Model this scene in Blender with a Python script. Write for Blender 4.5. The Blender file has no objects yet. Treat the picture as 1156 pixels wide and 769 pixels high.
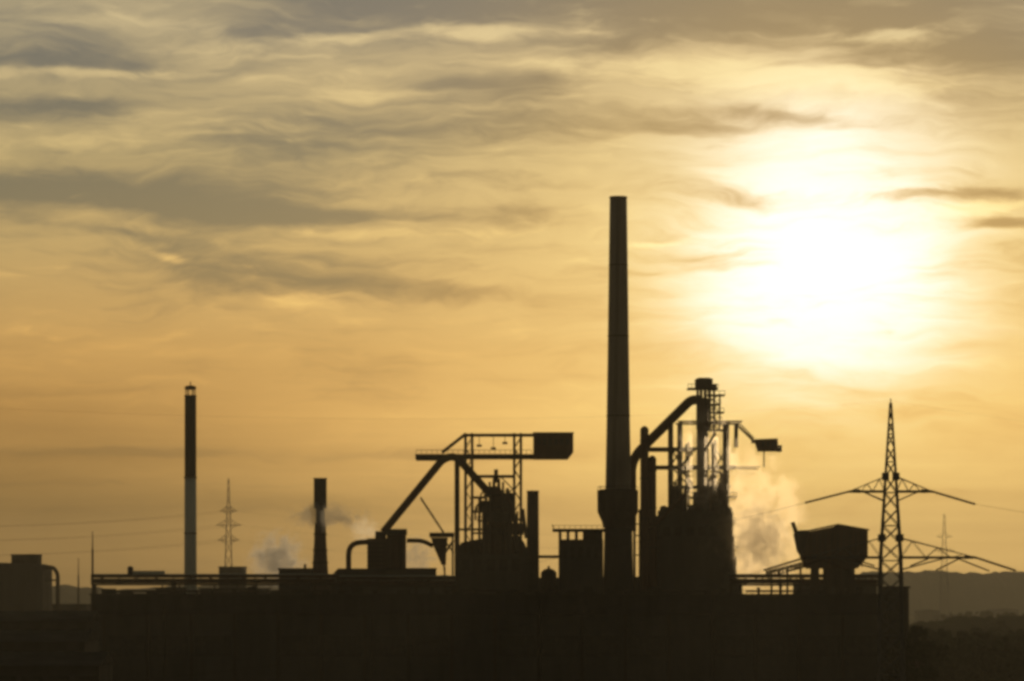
import bpy, math, random
from mathutils import Vector, Matrix
random.seed(11)
R = math.radians
S = bpy.context.scene
COL = S.collection

# ------------------------------------------------------------------ view constants
LENS = 135.0
K = 36.0 / LENS / 1156.0          # tangent of one photo pixel
CAM_H = 40.0                      # the photo is taken from a rise
HOR = 672.0                       # row of the true horizon
CX = 578.0


class View:
    """photo row / column -> metres on the vertical plane at depth Y"""
    def __init__(self, Y):
        self.Y = Y
        self.m = K * Y

    def x(self, p):
        return (p - CX) * self.m

    def z(self, p):
        return CAM_H + (HOR - p) * self.m


# ------------------------------------------------------------------ materials
def mat(name, c1, c2, scale=0.15, rough=0.8, metal=0.0, streak=False, bump=0.0):
    m = bpy.data.materials.new(name)
    m.use_nodes = True
    nt = m.node_tree
    N, L = nt.nodes, nt.links
    b = N['Principled BSDF']
    tc = N.new('ShaderNodeTexCoord')
    mp = N.new('ShaderNodeMapping')
    mp.inputs['Scale'].default_value = (scale, scale, scale * (0.12 if streak else 1.0))
    L.new(tc.outputs['Object'], mp.inputs['Vector'])
    n = N.new('ShaderNodeTexNoise')
    n.inputs['Scale'].default_value = 1.0
    n.inputs['Detail'].default_value = 7
    n.inputs['Roughness'].default_value = 0.65
    L.new(mp.outputs[0], n.inputs['Vector'])
    r = N.new('ShaderNodeValToRGB')
    r.color_ramp.elements[0].position = 0.33
    r.color_ramp.elements[0].color = (*c1, 1)
    r.color_ramp.elements[1].position = 0.68
    r.color_ramp.elements[1].color = (*c2, 1)
    L.new(n.outputs['Fac'], r.inputs['Fac'])
    L.new(r.outputs[0], b.inputs['Base Color'])
    b.inputs['Roughness'].default_value = rough
    b.inputs['Metallic'].default_value = metal
    b.inputs['Specular IOR Level'].default_value = 0.25
    if bump:
        bp = N.new('ShaderNodeBump')
        bp.inputs['Strength'].default_value = bump
        L.new(n.outputs['Fac'], bp.inputs['Height'])
        L.new(bp.outputs[0], b.inputs['Normal'])
    return m


M = {}
M['steel'] = mat('weathered_steel', (.045, .04, .035), (.085, .07, .055), .3, .75, .0, True)
M['dark_steel'] = mat('dark_steel', (.03, .03, .03), (.055, .05, .045), .3, .7)
M['rust'] = mat('rusted_steel', (.06, .04, .03), (.12, .07, .045), .35, .85, 0, True)
M['concrete'] = mat('sooty_concrete', (.20, .18, .15), (.36, .33, .27), .12, .9, 0, True, .2)
M['brick'] = mat('sooty_brick', (.08, .06, .05), (.15, .11, .085), .2, .9, 0, True, .2)
M['cladding'] = mat('dark_cladding', (.05, .05, .047), (.085, .083, .077), .1, .75, 0, True)
M['roofing'] = mat('bitumen_roof', (.03, .03, .03), (.06, .058, .053), .1, 1.0)
M['pale_paint'] = mat('pale_paint', (.45, .43, .38), (.62, .6, .52), .3, .6)
M['green_paint'] = mat('grey_green_paint', (.50, .55, .49), (.64, .68, .60), .12, .6, 0, True)
M['black_paint'] = mat('sooty_black_paint', (.025, .025, .027), (.05, .05, .05), .2, .6, 0, True)
M['glass'] = mat('dirty_glass', (.03, .035, .035), (.06, .06, .055), .6, .25)
M['galv'] = mat('galvanised_steel', (.10, .10, .10), (.17, .17, .165), .5, .6)
M['bark'] = mat('bark', (.05, .035, .025), (.09, .07, .05), 1.0, .95)
M['leaf'] = mat('leaves', (.016, .022, .009), (.045, .05, .02), .35, .8)
M['ground'] = mat('rough_ground', (.03, .03, .018), (.075, .062, .036), .012, 1.0)
for _k in ('ground',):
    M[_k].node_tree.nodes['Principled BSDF'].inputs['Specular IOR Level'].default_value = 0.0
M['hill'] = mat('wooded_hill', (.014, .016, .009), (.032, .028, .017), .004, .95)
M['hill'].node_tree.nodes['Principled BSDF'].inputs['Specular IOR Level'].default_value = 0.0
M['leaf'].node_tree.nodes['Principled BSDF'].inputs['Specular IOR Level'].default_value = 0.05
M['asphalt'] = mat('asphalt', (.04, .04, .04), (.06, .06, .058), .05, .9)
M['porcelain'] = mat('brown_porcelain', (.06, .04, .03), (.10, .07, .05), 1.0, .9)
M['porcelain'].node_tree.nodes['Principled BSDF'].inputs['Specular IOR Level'].default_value = .05


for _k, _m in M.items():          # dull, sooty surfaces: no sheen at grazing angles
    if _k != 'glass':
        _m.node_tree.nodes['Principled BSDF'].inputs['Specular IOR Level'].default_value = 0.0

# ------------------------------------------------------------------ mesh builder
class MB:
    def __init__(self):
        self.v, self.f = [], []

    def add(self, vs, fs):
        b = len(self.v)
        self.v += [tuple(p) for p in vs]
        self.f += [tuple(b + i for i in f) for f in fs]
        return self

    def box(self, x0, x1, y0, y1, z0, z1):
        x0, x1 = min(x0, x1), max(x0, x1)
        y0, y1 = min(y0, y1), max(y0, y1)
        z0, z1 = min(z0, z1), max(z0, z1)
        return self.add([(x0, y0, z0), (x1, y0, z0), (x1, y1, z0), (x0, y1, z0),
                         (x0, y0, z1), (x1, y0, z1), (x1, y1, z1), (x0, y1, z1)],
                        [(0, 3, 2, 1), (4, 5, 6, 7), (0, 1, 5, 4), (1, 2, 6, 5), (2, 3, 7, 6), (3, 0, 4, 7)])

    def prism(self, poly, y0, y1):
        n = len(poly)
        a = sum(poly[i][0] * poly[(i + 1) % n][1] - poly[(i + 1) % n][0] * poly[i][1] for i in range(n))
        if a < 0:
            poly = poly[::-1]
        vs = [(x, y0, z) for x, z in poly] + [(x, y1, z) for x, z in poly]
        fs = [tuple(range(n)), tuple(range(2 * n - 1, n - 1, -1))]
        for i in range(n):
            j = (i + 1) % n
            fs.append((i, i + n, j + n, j))
        return self.add(vs, fs)

    def lathe(self, prof, cx, cy, n=28):
        """prof: (radius, z) from bottom to top, closed at both ends"""
        vs, fs = [], []
        for r, z in prof:
            for i in range(n):
                a = 2 * math.pi * i / n
                vs.append((cx + r * math.cos(a), cy + r * math.sin(a), z))
        for k in range(len(prof) - 1):
            for i in range(n):
                j = (i + 1) % n
                fs.append((k * n + i, k * n + j, k * n + n + j, k * n + n + i))
        fs.append(tuple(range(n - 1, -1, -1)))
        t = (len(prof) - 1) * n
        fs.append(tuple(range(t, t + n)))
        return self.add(vs, fs)

    def tube(self, pts, r, n=12, cap=True):
        """round bar along a polyline, r may be a list"""
        pts = [Vector(p) for p in pts]
        rs = r if isinstance(r, (list, tuple)) else [r] * len(pts)
        vs, fs = [], []
        prev = None
        for i, p in enumerate(pts):
            if i == 0:
                d = pts[1] - p
            elif i == len(pts) - 1:
                d = p - pts[i - 1]
            else:
                d = (pts[i + 1] - p).normalized() + (p - pts[i - 1]).normalized()
            d.normalize()
            if prev is None:
                up = Vector((0, 0, 1)) if abs(d.z) < .9 else Vector((0, 1, 0))
                a = d.cross(up).normalized()
            else:
                a = (prev - d * prev.dot(d)).normalized()
            prev = a
            b = d.cross(a)
            for k in range(n):
                t = 2 * math.pi * (k + .5) / n
                vs.append(p + (a * math.cos(t) + b * math.sin(t)) * rs[i])
        for i in range(len(pts) - 1):
            for k in range(n):
                j = (k + 1) % n
                fs.append((i * n + k, i * n + j, i * n + n + j, i * n + n + k))
        if cap:
            fs.append(tuple(range(n - 1, -1, -1)))
            t = (len(pts) - 1) * n
            fs.append(tuple(range(t, t + n)))
        return self.add(vs, fs)

    def bar(self, p0, p1, w):
        return self.tube([p0, p1], w * .7071, 4)

    def truss(self, p0, p1, h, d, panels, w):
        """open lattice girder between two points; h down, d in depth"""
        p0, p1 = Vector(p0), Vector(p1)
        dz, dy = Vector((0, 0, -h)), Vector((0, d / 2, 0))
        for s in (-1, 1):
            self.bar(p0 + dy * s, p1 + dy * s, w)
            self.bar(p0 + dy * s + dz, p1 + dy * s + dz, w)
            for i in range(panels + 1):
                q = p0.lerp(p1, i / panels) + dy * s
                self.bar(q, q + dz, w * .7)
                if i < panels:
                    e = p0.lerp(p1, (i + 1) / panels) + dy * s
                    self.bar(q + (dz if i % 2 else dz * 0), e + (dz * 0 if i % 2 else dz), w * .6)
        for i in range(panels + 1):
            q = p0.lerp(p1, i / panels)
            self.bar(q - dy, q + dy, w * .6)
            self.bar(q - dy + dz, q + dy + dz, w * .6)
        return self

    def rail(self, x0, x1, y, z, h=1.1, w=.12):
        self.bar((x0, y, z + h), (x1, y, z + h), w)
        n = max(2, int(abs(x1 - x0) / 2.0))
        for i in range(n + 1):
            x = x0 + (x1 - x0) * i / n
            self.bar((x, y, z), (x, y, z + h), w * .8)
        return self

    def build(self, name, material, parent=None, smooth=False):
        me = bpy.data.meshes.new(name)
        o = bpy.data.objects.new(name, me)
        COL.objects.link(o)
        org = Vector((0, 0, 0))
        if parent is not None:
            p, q = parent, Vector((0, 0, 0))
            while p is not None:
                q += p.location
                p = p.parent
            org = q
            o.parent = parent
        me.from_pydata([(v[0] - org.x, v[1] - org.y, v[2] - org.z) for v in self.v], [], self.f)
        me.materials.append(M[material] if isinstance(material, str) else material)
        if smooth:
            for p in me.polygons:
                p.use_smooth = len(p.vertices) == 4
        me.update()
        return o


def tag(o, label=None, cat=None, group=None, kind=None):
    if label: o['label'] = label
    if cat: o['category'] = cat
    if group: o['group'] = group
    if kind: o['kind'] = kind
    return o


def thing(name, label, cat, x, y, z=0.0, group=None):
    o = bpy.data.objects.new(name, None)
    COL.objects.link(o)
    o.empty_display_size = 1
    o.location = (x, y, z)
    return tag(o, label, cat, group)


def copy_tree(o, parent=None):
    c = o.copy()
    COL.objects.link(c)
    c.parent = parent
    for ch in [k for k in bpy.data.objects if k.parent == o]:
        copy_tree(ch, c)
    return c


def elbow(pts, r=3.0, n=5):
    """polyline with its corners rounded"""
    pts = [Vector(p) for p in pts]
    out = [pts[0]]
    for i in range(1, len(pts) - 1):
        a, p, b = pts[i - 1], pts[i], pts[i + 1]
        u, v = (a - p), (b - p)
        t = min(r, u.length * .45, v.length * .45)
        s, e = p + u.normalized() * t, p + v.normalized() * t
        for k in range(n + 1):
            f = k / n
            out.append((1 - f) ** 2 * s + 2 * f * (1 - f) * p + f * f * e)
    out.append(pts[-1])
    return out


# ------------------------------------------------------------------ ground and far land
def ground():
    nx, ny = 90, 90
    me = MB()
    xs = [-2600 + 5200 * i / nx for i in range(nx + 1)]
    ys = [-60 + 8960 * (j / ny) ** 1.6 for j in range(ny + 1)]
    vs = []
    for y in ys:
        for x in xs:
            vs.append((x, y, 0.0))
    fs = [(j * (nx + 1) + i, j * (nx + 1) + i + 1, (j + 1) * (nx + 1) + i + 1, (j + 1) * (nx + 1) + i)
          for j in range(ny) for i in range(nx)]
    me.add(vs, fs)
    o = me.build('ground', 'ground')
    tag(o, 'dark rough ground stretching from the works to the horizon', None, None, 'structure')


def hills():
    """long low wooded rises that close the view at the horizon"""
    rnd = random.Random(5)
    for k, (y0, dep, base, amp, x0, x1, seed) in enumerate((
            (7300, 1300, 86, 6, 400, 2580, 4.1),
            (5400, 900, 58, 9, -2550, 330, 7.7), (2350, 650, 25, 3, 160, 1200, 2.6))):
        mb = MB()
        nx, ny = 240, 12
        vs = []
        for j in range(ny + 1):
            t = j / ny
            prof = math.sin(math.pi * t) ** .8
            for i in range(nx + 1):
                x = x0 + (x1 - x0) * i / nx
                e = min(1, min(i, nx - i) / 40)
                e = e * e * (3 - 2 * e)
                h = base + amp * (math.sin(x * .0031 + seed) + .5 * math.sin(x * .0087 + seed * 2) + .22 * math.sin(x * .031 + seed * 3))
                h += rnd.uniform(-3, 3)
                vs.append((x, y0 + dep * t, max(0, h) * prof * e - .3))
        fs = [(j * (nx + 1) + i, j * (nx + 1) + i + 1, (j + 1) * (nx + 1) + i + 1, (j + 1) * (nx + 1) + i)
              for j in range(ny) for i in range(nx)]
        mb.add(vs, fs)
        tag(mb.build('hills', 'hill'), 'low wooded hills fading along the horizon', None, None, 'structure')


ground()
hills()


# ------------------------------------------------------------------ trees
def leaf_mesh(rnd, blobs, n, size):
    mb = MB()
    for _ in range(n):
        bx, by, bz, br = rnd.choice(blobs)
        while True:
            p = Vector((rnd.uniform(-1, 1), rnd.uniform(-1, 1), rnd.uniform(-1, 1)))
            if .25 < p.length < 1: break
        c = Vector((bx, by, bz)) + Vector((p.x * br, p.y * br, p.z * br * .8))
        a = Vector((rnd.gauss(0, 1), rnd.gauss(0, 1), rnd.gauss(0, 1))).normalized()
        b = a.orthogonal().normalized()
        c2 = a.cross(b)
        s = size * rnd.uniform(.6, 1.4)
        mb.add([c - b * s, c + c2 * s * .6, c + b * s, c - c2 * s * .6], [(0, 1, 2, 3)])
    return mb


def tree_proto(seed, h, w, label):
    rnd = random.Random(seed)
    t = thing('tree', label, 'tree', 0, 0, 0, 'trees on the rough ground beyond the rolling hall')
    tr = MB()
    tr.tube([(0, 0, -.3), (.1, 0, h * .3), (.2, .1, h * .62), (.1, .1, h * .85)], [h * .03, h * .023, h * .014, h * .004], 8)
    blobs = []
    for i in range(7):
        a = i * 2.4 + rnd.uniform(-.4, .4)
        z = h * rnd.uniform(.42, .8)
        rr = w * rnd.uniform(.22, .36) * (1.25 - z / h * .5)
        e = Vector((math.cos(a) * rr, math.sin(a) * rr, z))
        tr.tube([(.1, 0, z * .62), e * .6 + Vector((0, 0, z * .33)), e], [h * .011, h * .007, h * .003], 5)
        blobs.append((e.x, e.y, e.z, w * rnd.uniform(.17, .27)))
    blobs.append((0, 0, h * .86, w * .2))
    tr.build('trunk', 'bark', t)
    leaf_mesh(rnd, blobs, 900, h * .035).build('crown', 'leaf', t)
    return t


def far_wood(name, label, x0, x1, y0, y1, h, n, seed):
    rnd = random.Random(seed)
    mb = MB()
    for _ in range(n):
        x, y = rnd.uniform(x0, x1), rnd.uniform(y0, y1)
        hh = h * rnd.uniform(.55, 1.1)
        for q in range(30):
            c = Vector((x + rnd.gauss(0, hh * .28), y + rnd.gauss(0, hh * .28), hh * rnd.uniform(.12, 1)))
            a = Vector((rnd.gauss(0, 1), rnd.gauss(0, 1), rnd.gauss(0, 1))).normalized()
            b = a.orthogonal().normalized()
            d = a.cross(b)
            s = hh * rnd.uniform(.1, .22)
            mb.add([c - b * s, c + d * s * .8, c + b * s, c - d * s * .8], [(0, 1, 2, 3)])
    tag(mb.build(name, 'leaf'), label, None, None, 'stuff')


far_wood('far_woods', 'dim far woods fading into the haze right of the hall', 480, 1250, 2900, 4300, 20, 620, 3)
far_wood('far_woods', 'dim strip of far woods left of the hall', -900, -420, 2500, 2700, 16, 300, 8)
far_wood('near_woods', 'dark mass of low woodland covering the ground beside the hall', 176, 520, 1420, 1950, 21, 800, 31)
far_wood('undergrowth', 'dark undergrowth covering the rough ground beside the hall', 172, 430, 1400, 1720, 7, 420, 21)

protos = [tree_proto(41, 19, 13, 'x'), tree_proto(52, 15, 14, 'x'), tree_proto(63, 22, 12, 'x')]
tree_spots = [  # photo column, distance, scale, label
    (1031, 1420, 1.30, 'tall dark tree hugging the right end of the long hall'),
    (1027, 1215, 1.75, 'tall slender tree right in front of the narrow end block'),
    (1036, 1250, 1.45, 'second tall tree just right of the one before the end block'),
    (1046, 1500, .85, 'bushy tree just right of the tree at the hall end'),
    (1068, 1640, 1.0, 'rounded tree standing under the faint far pylon'),
    (1086, 1560, .8, 'small spreading tree on the rough ground between two larger trees'),
    (1102, 1900, 1.3, 'large dim tree on the plain beyond the near tree line'),
    (1118, 1680, .9, 'mid sized tree near the right edge of the dark tree line'),
    (1136, 1760, 1.05, 'narrow tree in front of the hazy plain at the right'),
    (1151, 1600, .9, 'dark tree cut by the right border of the photo'),
    (1060, 2150, 1.1, 'pale far tree seen beside the foot of the faint pylon'),
    (1130, 2300, 1.2, 'palest far tree standing alone on the hazy plain'),
    (88, 1750, .9, 'dim tree left of the end of the pipe bridge'),
    (72, 1980, 1.1, 'hazy tree beside the curved pipe of the silo block'),
]
used = set()
for i, (px, Y, s, lab) in enumerate(tree_spots):
    p = protos[i % 3]
    o = p if i % 3 not in used else copy_tree(p)
    used.add(i % 3)
    v = View(Y)
    o.location = (v.x(px), Y, 0)
    o.rotation_euler = (0, 0, i * 1.7)
    o.scale = (s, s, s)
    o['label'] = lab


# ------------------------------------------------------------------ long hall in front
def hall():
    v = View(1300)
    xl, xr = v.x(104), v.x(1001)
    yf, yb = 1300, 1345
    ze, zr = v.z(672), v.z(672) + 1.0
    t = thing('rolling_hall', 'very long dark industrial hall filling the bottom of the view', 'hall', (xl + xr) / 2, yf)
    MB().box(xl, xr, yf, yb, 0, ze - .01).build('wall', 'cladding', t)
    rf = MB().prism([(xl - .8, ze), (xr + .8, ze), (xr + .8, ze + .5), (xl - .8, ze + .5)], yf - 1.2, yb + 1).build('roof', 'roofing', t)
    # a deep dark fascia under the eave
    MB().box(xl - .3, xr + .3, yf - .7, yf - .01, v.z(694), ze - .02).build('fascia', 'black_paint', t)
    xs = [118 + i * 49 for i in range(19)]
    for p in xs:
        MB().box(v.x(p) - .5, v.x(p) + .5, yf - .62, yf - .005, 0, v.z(694) - .02).build('pilaster', 'steel', t)
    rnd = random.Random(2)
    for i in range(len(xs) - 1):
        a, b = v.x(xs[i]) + 1.2, v.x(xs[i + 1]) - 1.2
        if i % 5 == 3: continue
        fr = MB().box(a, b, yf - .25, yf - .006, v.z(741), v.z(718)).build('window_band', 'dark_steel', t)
        n = 6
        g = MB()
        for k in range(n):
            w = (b - a) / n
            g.box(a + k * w + .18, a + (k + 1) * w - .18, yf - .3, yf - .251, v.z(740), v.z(719))
        g.build('glazing', 'glass', fr)
    for p in (186, 420, 610, 805):
        MB().tube([(v.x(p), yf - .95, 0), (v.x(p), yf - .95, ze - .3)], .22, 8).build('downpipe', 'dark_steel', t)
    # low roof lights, flush ridge boxes
    for p in (240, 300, 560, 640, 720):
        b = MB().box(v.x(p), v.x(p + 34), yf + 22, yf + 26, ze + .5, ze + .95)
        b.build('roof_light', 'glass', rf)
    rnd = random.Random(17)
    p = 110
    while p < 995:
        w = rnd.choice((3, 4, 6, 9, 14))
        h = rnd.choice((.8, 1.1, 1.6, 2.2, 2.9))
        x0_, x1_ = v.x(p), v.x(min(p + w, 998))
        y0_ = yf + rnd.uniform(2, 16)
        if w > 5:
            MB().box(x0_, x1_, y0_, y0_ + rnd.uniform(3, 8), ze + .5, ze + .5 + h * .8).build('roof_plant', 'roofing', rf)
        else:
            c_ = (x0_ + x1_) / 2
            MB().lathe([(.45, ze + .5), (.45, ze + h), (.8, ze + h + .05), (.7, ze + h + .4)], c_, y0_, 10).build('roof_vent', 'dark_steel', rf)
        p += w + rnd.uniform(5, 24)
    for a, b in ((130, 236), (270, 395), (520, 640), (700, 812), (842, 930)):
        MB().tube([(v.x(a), yf + 1.6, ze + 1.3), (v.x(b), yf + 1.6, ze + 1.3)], .32, 8).build('roof_pipe', 'steel', rf)
        MB().rail(v.x(a) - 6, v.x(b) + 8, yf - .4, ze + .5, 1.15, .14).build('railing', 'steel', rf)
    # end annex
    a = View(1302)
    t2 = thing('annex_building', 'narrow dark block against the right end of the long hall', 'building', a.x(1012), 1302)
    x0, x1 = xr + .9, a.x(1026)
    MB().box(x0, x1, 1302, 1330, 0, a.z(664)).build('wall', 'cladding', t2)
    MB().box(x0 - .02, x1 + .5, 1301.5, 1330.5, a.z(664) + .005, a.z(664) + .6).build('roof', 'roofing', t2)
    for k in range(4):
        MB().box(x0 + 2, x1 - 2, 1301.8, 1301.99, 12 + k * 7, 14.2 + k * 7).build('window', 'glass', t2)


hall()


def sheds():
    spec = [(-60, 101, 1180, 690, 'long low shed roof below the silo block, farthest of three stepped roofs'),
            (-70, 96, 1040, 712, 'low shed roof in the middle of three stepped roofs left of the hall'),
            (-70, 112, 900, 737, 'nearest low shed roof left of the long hall')]
    for a, b, Y, row, lab in spec:
        v = View(Y)
        z = v.z(row)
        x0, x1 = v.x(a), v.x(b)
        t = thing('shed', lab, 'shed', (x0 + x1) / 2, Y, 0, 'stepped sheds left of the long hall')
        MB().box(x0, x1, Y, Y + 30, 0, z - 3).build('wall', 'cladding', t)
        m = MB().prism([(0, 0), (1, 0)], 0, 1) if False else MB()
        m.add([(x0 - .6, Y - .8, z - 3), (x1 + .6, Y - .8, z - 3), (x1 + .6, Y + 15, z), (x0 - .6, Y + 15, z),
               (x1 + .6, Y + 30.8, z - 3), (x0 - .6, Y + 30.8, z - 3)],
              [(0, 1, 2, 3), (3, 2, 4, 5), (0, 3, 5), (1, 4, 2), (0, 5, 4, 1)])
        m.build('roof', 'roofing', t)
        for k in range(6):
            xx = x0 + (x1 - x0) * (k + .5) / 6
            MB().box(xx - 2.5, xx + 2.5, Y - .15, Y - .005, z - 8, z - 5.5).build('window', 'glass', t)


sheds()


# ------------------------------------------------------------------ pipe bridges behind the hall
def pipe_bridge(px0, px1, top, bot, Y, label, lowrow=None):
    v = View(Y)
    x0, x1 = v.x(px0), v.x(px1)
    zt, zb = v.z(top), v.z(bot)
    t = thing('pipe_bridge', label, 'pipe bridge', (x0 + x1) / 2, Y)
    L = x1 - x0
    n = max(3, int(L / 24))
    MB().box(x0, x1, Y - 3, Y + 3, zb, zb + .5).build('deck', 'steel', t)
    tr = MB().truss((x0, Y, zt), (x1, Y, zt), zt - zb - .55, 6, n * 3, .35)
    tr.build('girder', 'steel', t)
    h = (zt - zb)
    for k, (dy, f, r) in enumerate(((-1.7, .3, .9), (.2, .32, 1.1), (1.9, .28, .8), (-.8, .74, .6), (1.0, .78, .7))):
        MB().tube([(x0 + .3, Y + dy, zb + .5 + h * f), (x1 - .3, Y + dy, zb + .5 + h * f)], min(r, h * .21), 10).build('pipe', ('rust', 'green_paint', 'steel')[k % 3], t, True)
    for i in range(n + 1):
        x = x0 + 1 + (L - 2) * i / n
        m = MB()
        for s in (-1, 1):
            m.bar((x, Y + s * 2.6, 0), (x, Y + s * 2.2, zb), .7)
        m.bar((x, Y - 2.5, zb * .5), (x, Y + 2.5, zb * .5), .4)
        m.bar((x, Y - 2.5, zb * .5), (x, Y + 2.3, zb - .3), .3)
        m.build('trestle', 'steel', t)
    return t, v


t, v = pipe_bridge(104, 380, 649, 661, 1400, 'long pipe bridge running left of the twin towers above the hall roof')
t, v = pipe_bridge(382, 515, 651, 663, 1404, 'short pipe bridge passing the scrubber vessel above the hall roof')
t, v = pipe_bridge(822, 996, 649, 661.5, 1400, 'pipe bridge below the hopper building and the drifting steam')


def back_sheds():
    rows = [(176, 207, 663, 'narrow shed behind the pipe bridge left of the slim chimney'),
            (226, 302, 664, 'flat shed behind the pipe bridge right of the slim chimney'),
            (370, 468, 655, 'flat shed behind the bridge under the bent pipe of the scrubber'),
            (468, 520, 657, 'flat shed behind the bridge under the feed hopper'),
            (600, 640, 652, 'flat shed behind the round settling tank'),
            (676, 762, 651, 'flat shed behind the foot of the tall chimney'),
            (815, 838, 657, 'small shed at the foot of the steam cloud'),
            (898, 990, 654.5, 'flat shed behind the legs of the coal bunker')]
    for k, (a, b, row, lab) in enumerate(rows):
        Y = 1600 + (k % 3) * 6
        v = View(Y)
        z = v.z(row)
        t = thing('flat_shed', lab, 'shed', v.x((a + b) / 2), Y, 0, 'flat sheds behind the long hall')
        MB().box(v.x(a), v.x(b), Y, Y + 14, 0, z - .6).build('wall', 'cladding', t)
        MB().box(v.x(a) - .6, v.x(b) + .6, Y - .6, Y + 14.6, z - .59, z).build('roof', 'roofing', t)
        for q in (.2, .55, .83):
            x = v.x(a + (b - a) * q)
            MB().tube([(x, Y + 4, z), (x, Y + 4, z + .9 + 1.4 * q)], .35, 6).build('vent', 'steel', t)


back_sheds()


def rooftop_bits():
    v = View(1400)
    # valve house with a low duct on the left bridge
    zt = v.z(649)
    t = thing('valve_house', 'small valve house with a low duct on top of the left pipe bridge', 'valve house', v.x(147), 1400, zt + .2)
    MB().box(v.x(144.5), v.x(150), 1398, 1402, zt + .2, v.z(641)).build('wall', 'dark_steel', t)
    MB().prism([(v.x(144), v.z(641) + .01), (v.x(150.5), v.z(641) + .01), (v.x(147), v.z(639))], 1397.7, 1402.3).build('roof', 'roofing', t)
    MB().box(v.x(150.1), v.x(186), 1398.6, 1401.4, zt + .2, v.z(644.5)).build('duct', 'green_paint', t)
    # low plant house
    w = View(1420)
    t = thing('plant_house', 'low flat plant house beside the short two part stack', 'plant house', w.x(334), 1412)
    MB().box(w.x(316), w.x(352), 1412, 1428, 0, w.z(643)).build('wall', 'cladding', t)
    MB().box(w.x(315), w.x(353), 1411, 1429, w.z(643) + .01, w.z(641.6)).build('roof', 'roofing', t)
    MB().tube([(w.x(345), 1416, w.z(641.5)), (w.x(345), 1416, w.z(637))], .5, 8).build('vent', 'steel', t)


rooftop_bits()


# ------------------------------------------------------------------ chimneys
def big_chimney():
    v = View(1500)
    cx, cy = v.x(698), 1500
    t = thing('tall_chimney', 'tallest tapered chimney in the middle with a bulging collar low down', 'chimney', cx, cy)
    prof = [(19 * v.m, 0), (17.2 * v.m, v.z(672)), (15.8 * v.m, v.z(596))]
    MB().lathe(prof, cx, cy, 40).build('base', 'black_paint', t, True)
    m = MB()
    rows = [(596, 15.4), (552, 14.6), (480, 13.2), (400, 12), (300, 10.7), (224, 9.7)]
    m.lathe([(r * v.m, v.z(p) + (.01 if p == 596 else 0)) for p, r in rows], cx, cy, 40)
    sh = m.build('shaft', 'concrete', t, True)
    MB().lathe([(10.1 * v.m, v.z(224) + .01), (10.3 * v.m, v.z(222.6)), (9.6 * v.m, v.z(222))], cx, cy, 40).build('rim', 'dark_steel', sh)
    for p in (300, 380, 470):
        r = 9.7 + (p - 224) / (552 - 224) * 4.9
        MB().lathe([((r + .12) * v.m, v.z(p)), ((r + .12) * v.m, v.z(p) + .35)], cx, cy, 40).build('band', 'dark_steel', sh)
    # collar: bins hung round the shaft
    c = MB().lathe([(16.2 * v.m, v.z(596)), (18.5 * v.m, v.z(588)), (23 * v.m, v.z(578)), (23.2 * v.m, v.z(553.5)), (15 * v.m, v.z(552))], cx - .6 * v.m, cy, 12)
    c.build('collar', 'steel', t)
    g = MB()
    for s in range(12):
        a = 2 * math.pi * s / 12
        b = 2 * math.pi * (s + 1) / 12
        rr = 22.6 * v.m
        z = v.z(553)
        pa = (cx - .6 * v.m + rr * math.cos(a), cy + rr * math.sin(a), z)
        pb = (cx - .6 * v.m + rr * math.cos(b), cy + rr * math.sin(b), z)
        g.bar(pa, (pa[0], pa[1], z + 1.2), .15)
        g.bar((pa[0], pa[1], z + 1.2), (pb[0], pb[1], z + 1.2), .15)
    g.build('railing', 'dark_steel', t)
    lad = MB()
    for s in (-.4, .4):
        lad.tube([(cx + s - 4, cy - 15.4 * v.m - .2, v.z(640)), (cx + s - 2, cy - 14.8 * v.m - .25, v.z(552)), (cx + s, cy - 9.9 * v.m - .2, v.z(226))], .12, 4)
    lad.build('ladder', 'dark_steel', t)


def left_chimney():
    v = View(1620)
    cx, cy = v.x(215), 1620
    t = thing('slim_chimney', 'slim straight chimney with black upper half and an open hooded mouth', 'chimney', cx, cy)
    MB().lathe([(7.9 * v.m, 0), (7.0 * v.m, v.z(640)), (6.7 * v.m, v.z(540))], cx, cy, 32).build('lower_shaft', 'green_paint', t, True)
    MB().lathe([(6.7 * v.m, v.z(540) + .005), (6.6 * v.m, v.z(447))], cx, cy, 32).build('upper_shaft', 'black_paint', t, True)
    MB().lathe([(6.9 * v.m, v.z(448)), (6.9 * v.m, v.z(446.2))], cx, cy, 32).build('ring', 'dark_steel', t)
    for k in range(6):
        a = 2 * math.pi * (k + .25) / 6
        MB().bar((cx + 5.4 * v.m * math.cos(a), cy + 5.4 * v.m * math.sin(a), v.z(446.2)), (cx + 5.4 * v.m * math.cos(a), cy + 5.4 * v.m * math.sin(a), v.z(440)), .35).build('hood_post', 'steel', t)
    MB().lathe([(6.0 * v.m, v.z(440) + .01), (6.6 * v.m, v.z(438.6)), (6.4 * v.m, v.z(436.6)), (3.4 * v.m, v.z(435.4))], cx, cy, 32).build('hood', 'rust', t)
    MB().tube([(cx, cy, v.z(435.4)), (cx, cy, v.z(431))], .25, 6).build('lightning_rod', 'dark_steel', t)
    for p in (603, 540):
        MB().lathe([(7.4 * v.m, v.z(p)), (7.4 * v.m, v.z(p) + .6)], cx, cy, 32).build('band', 'galv', t)


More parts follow.
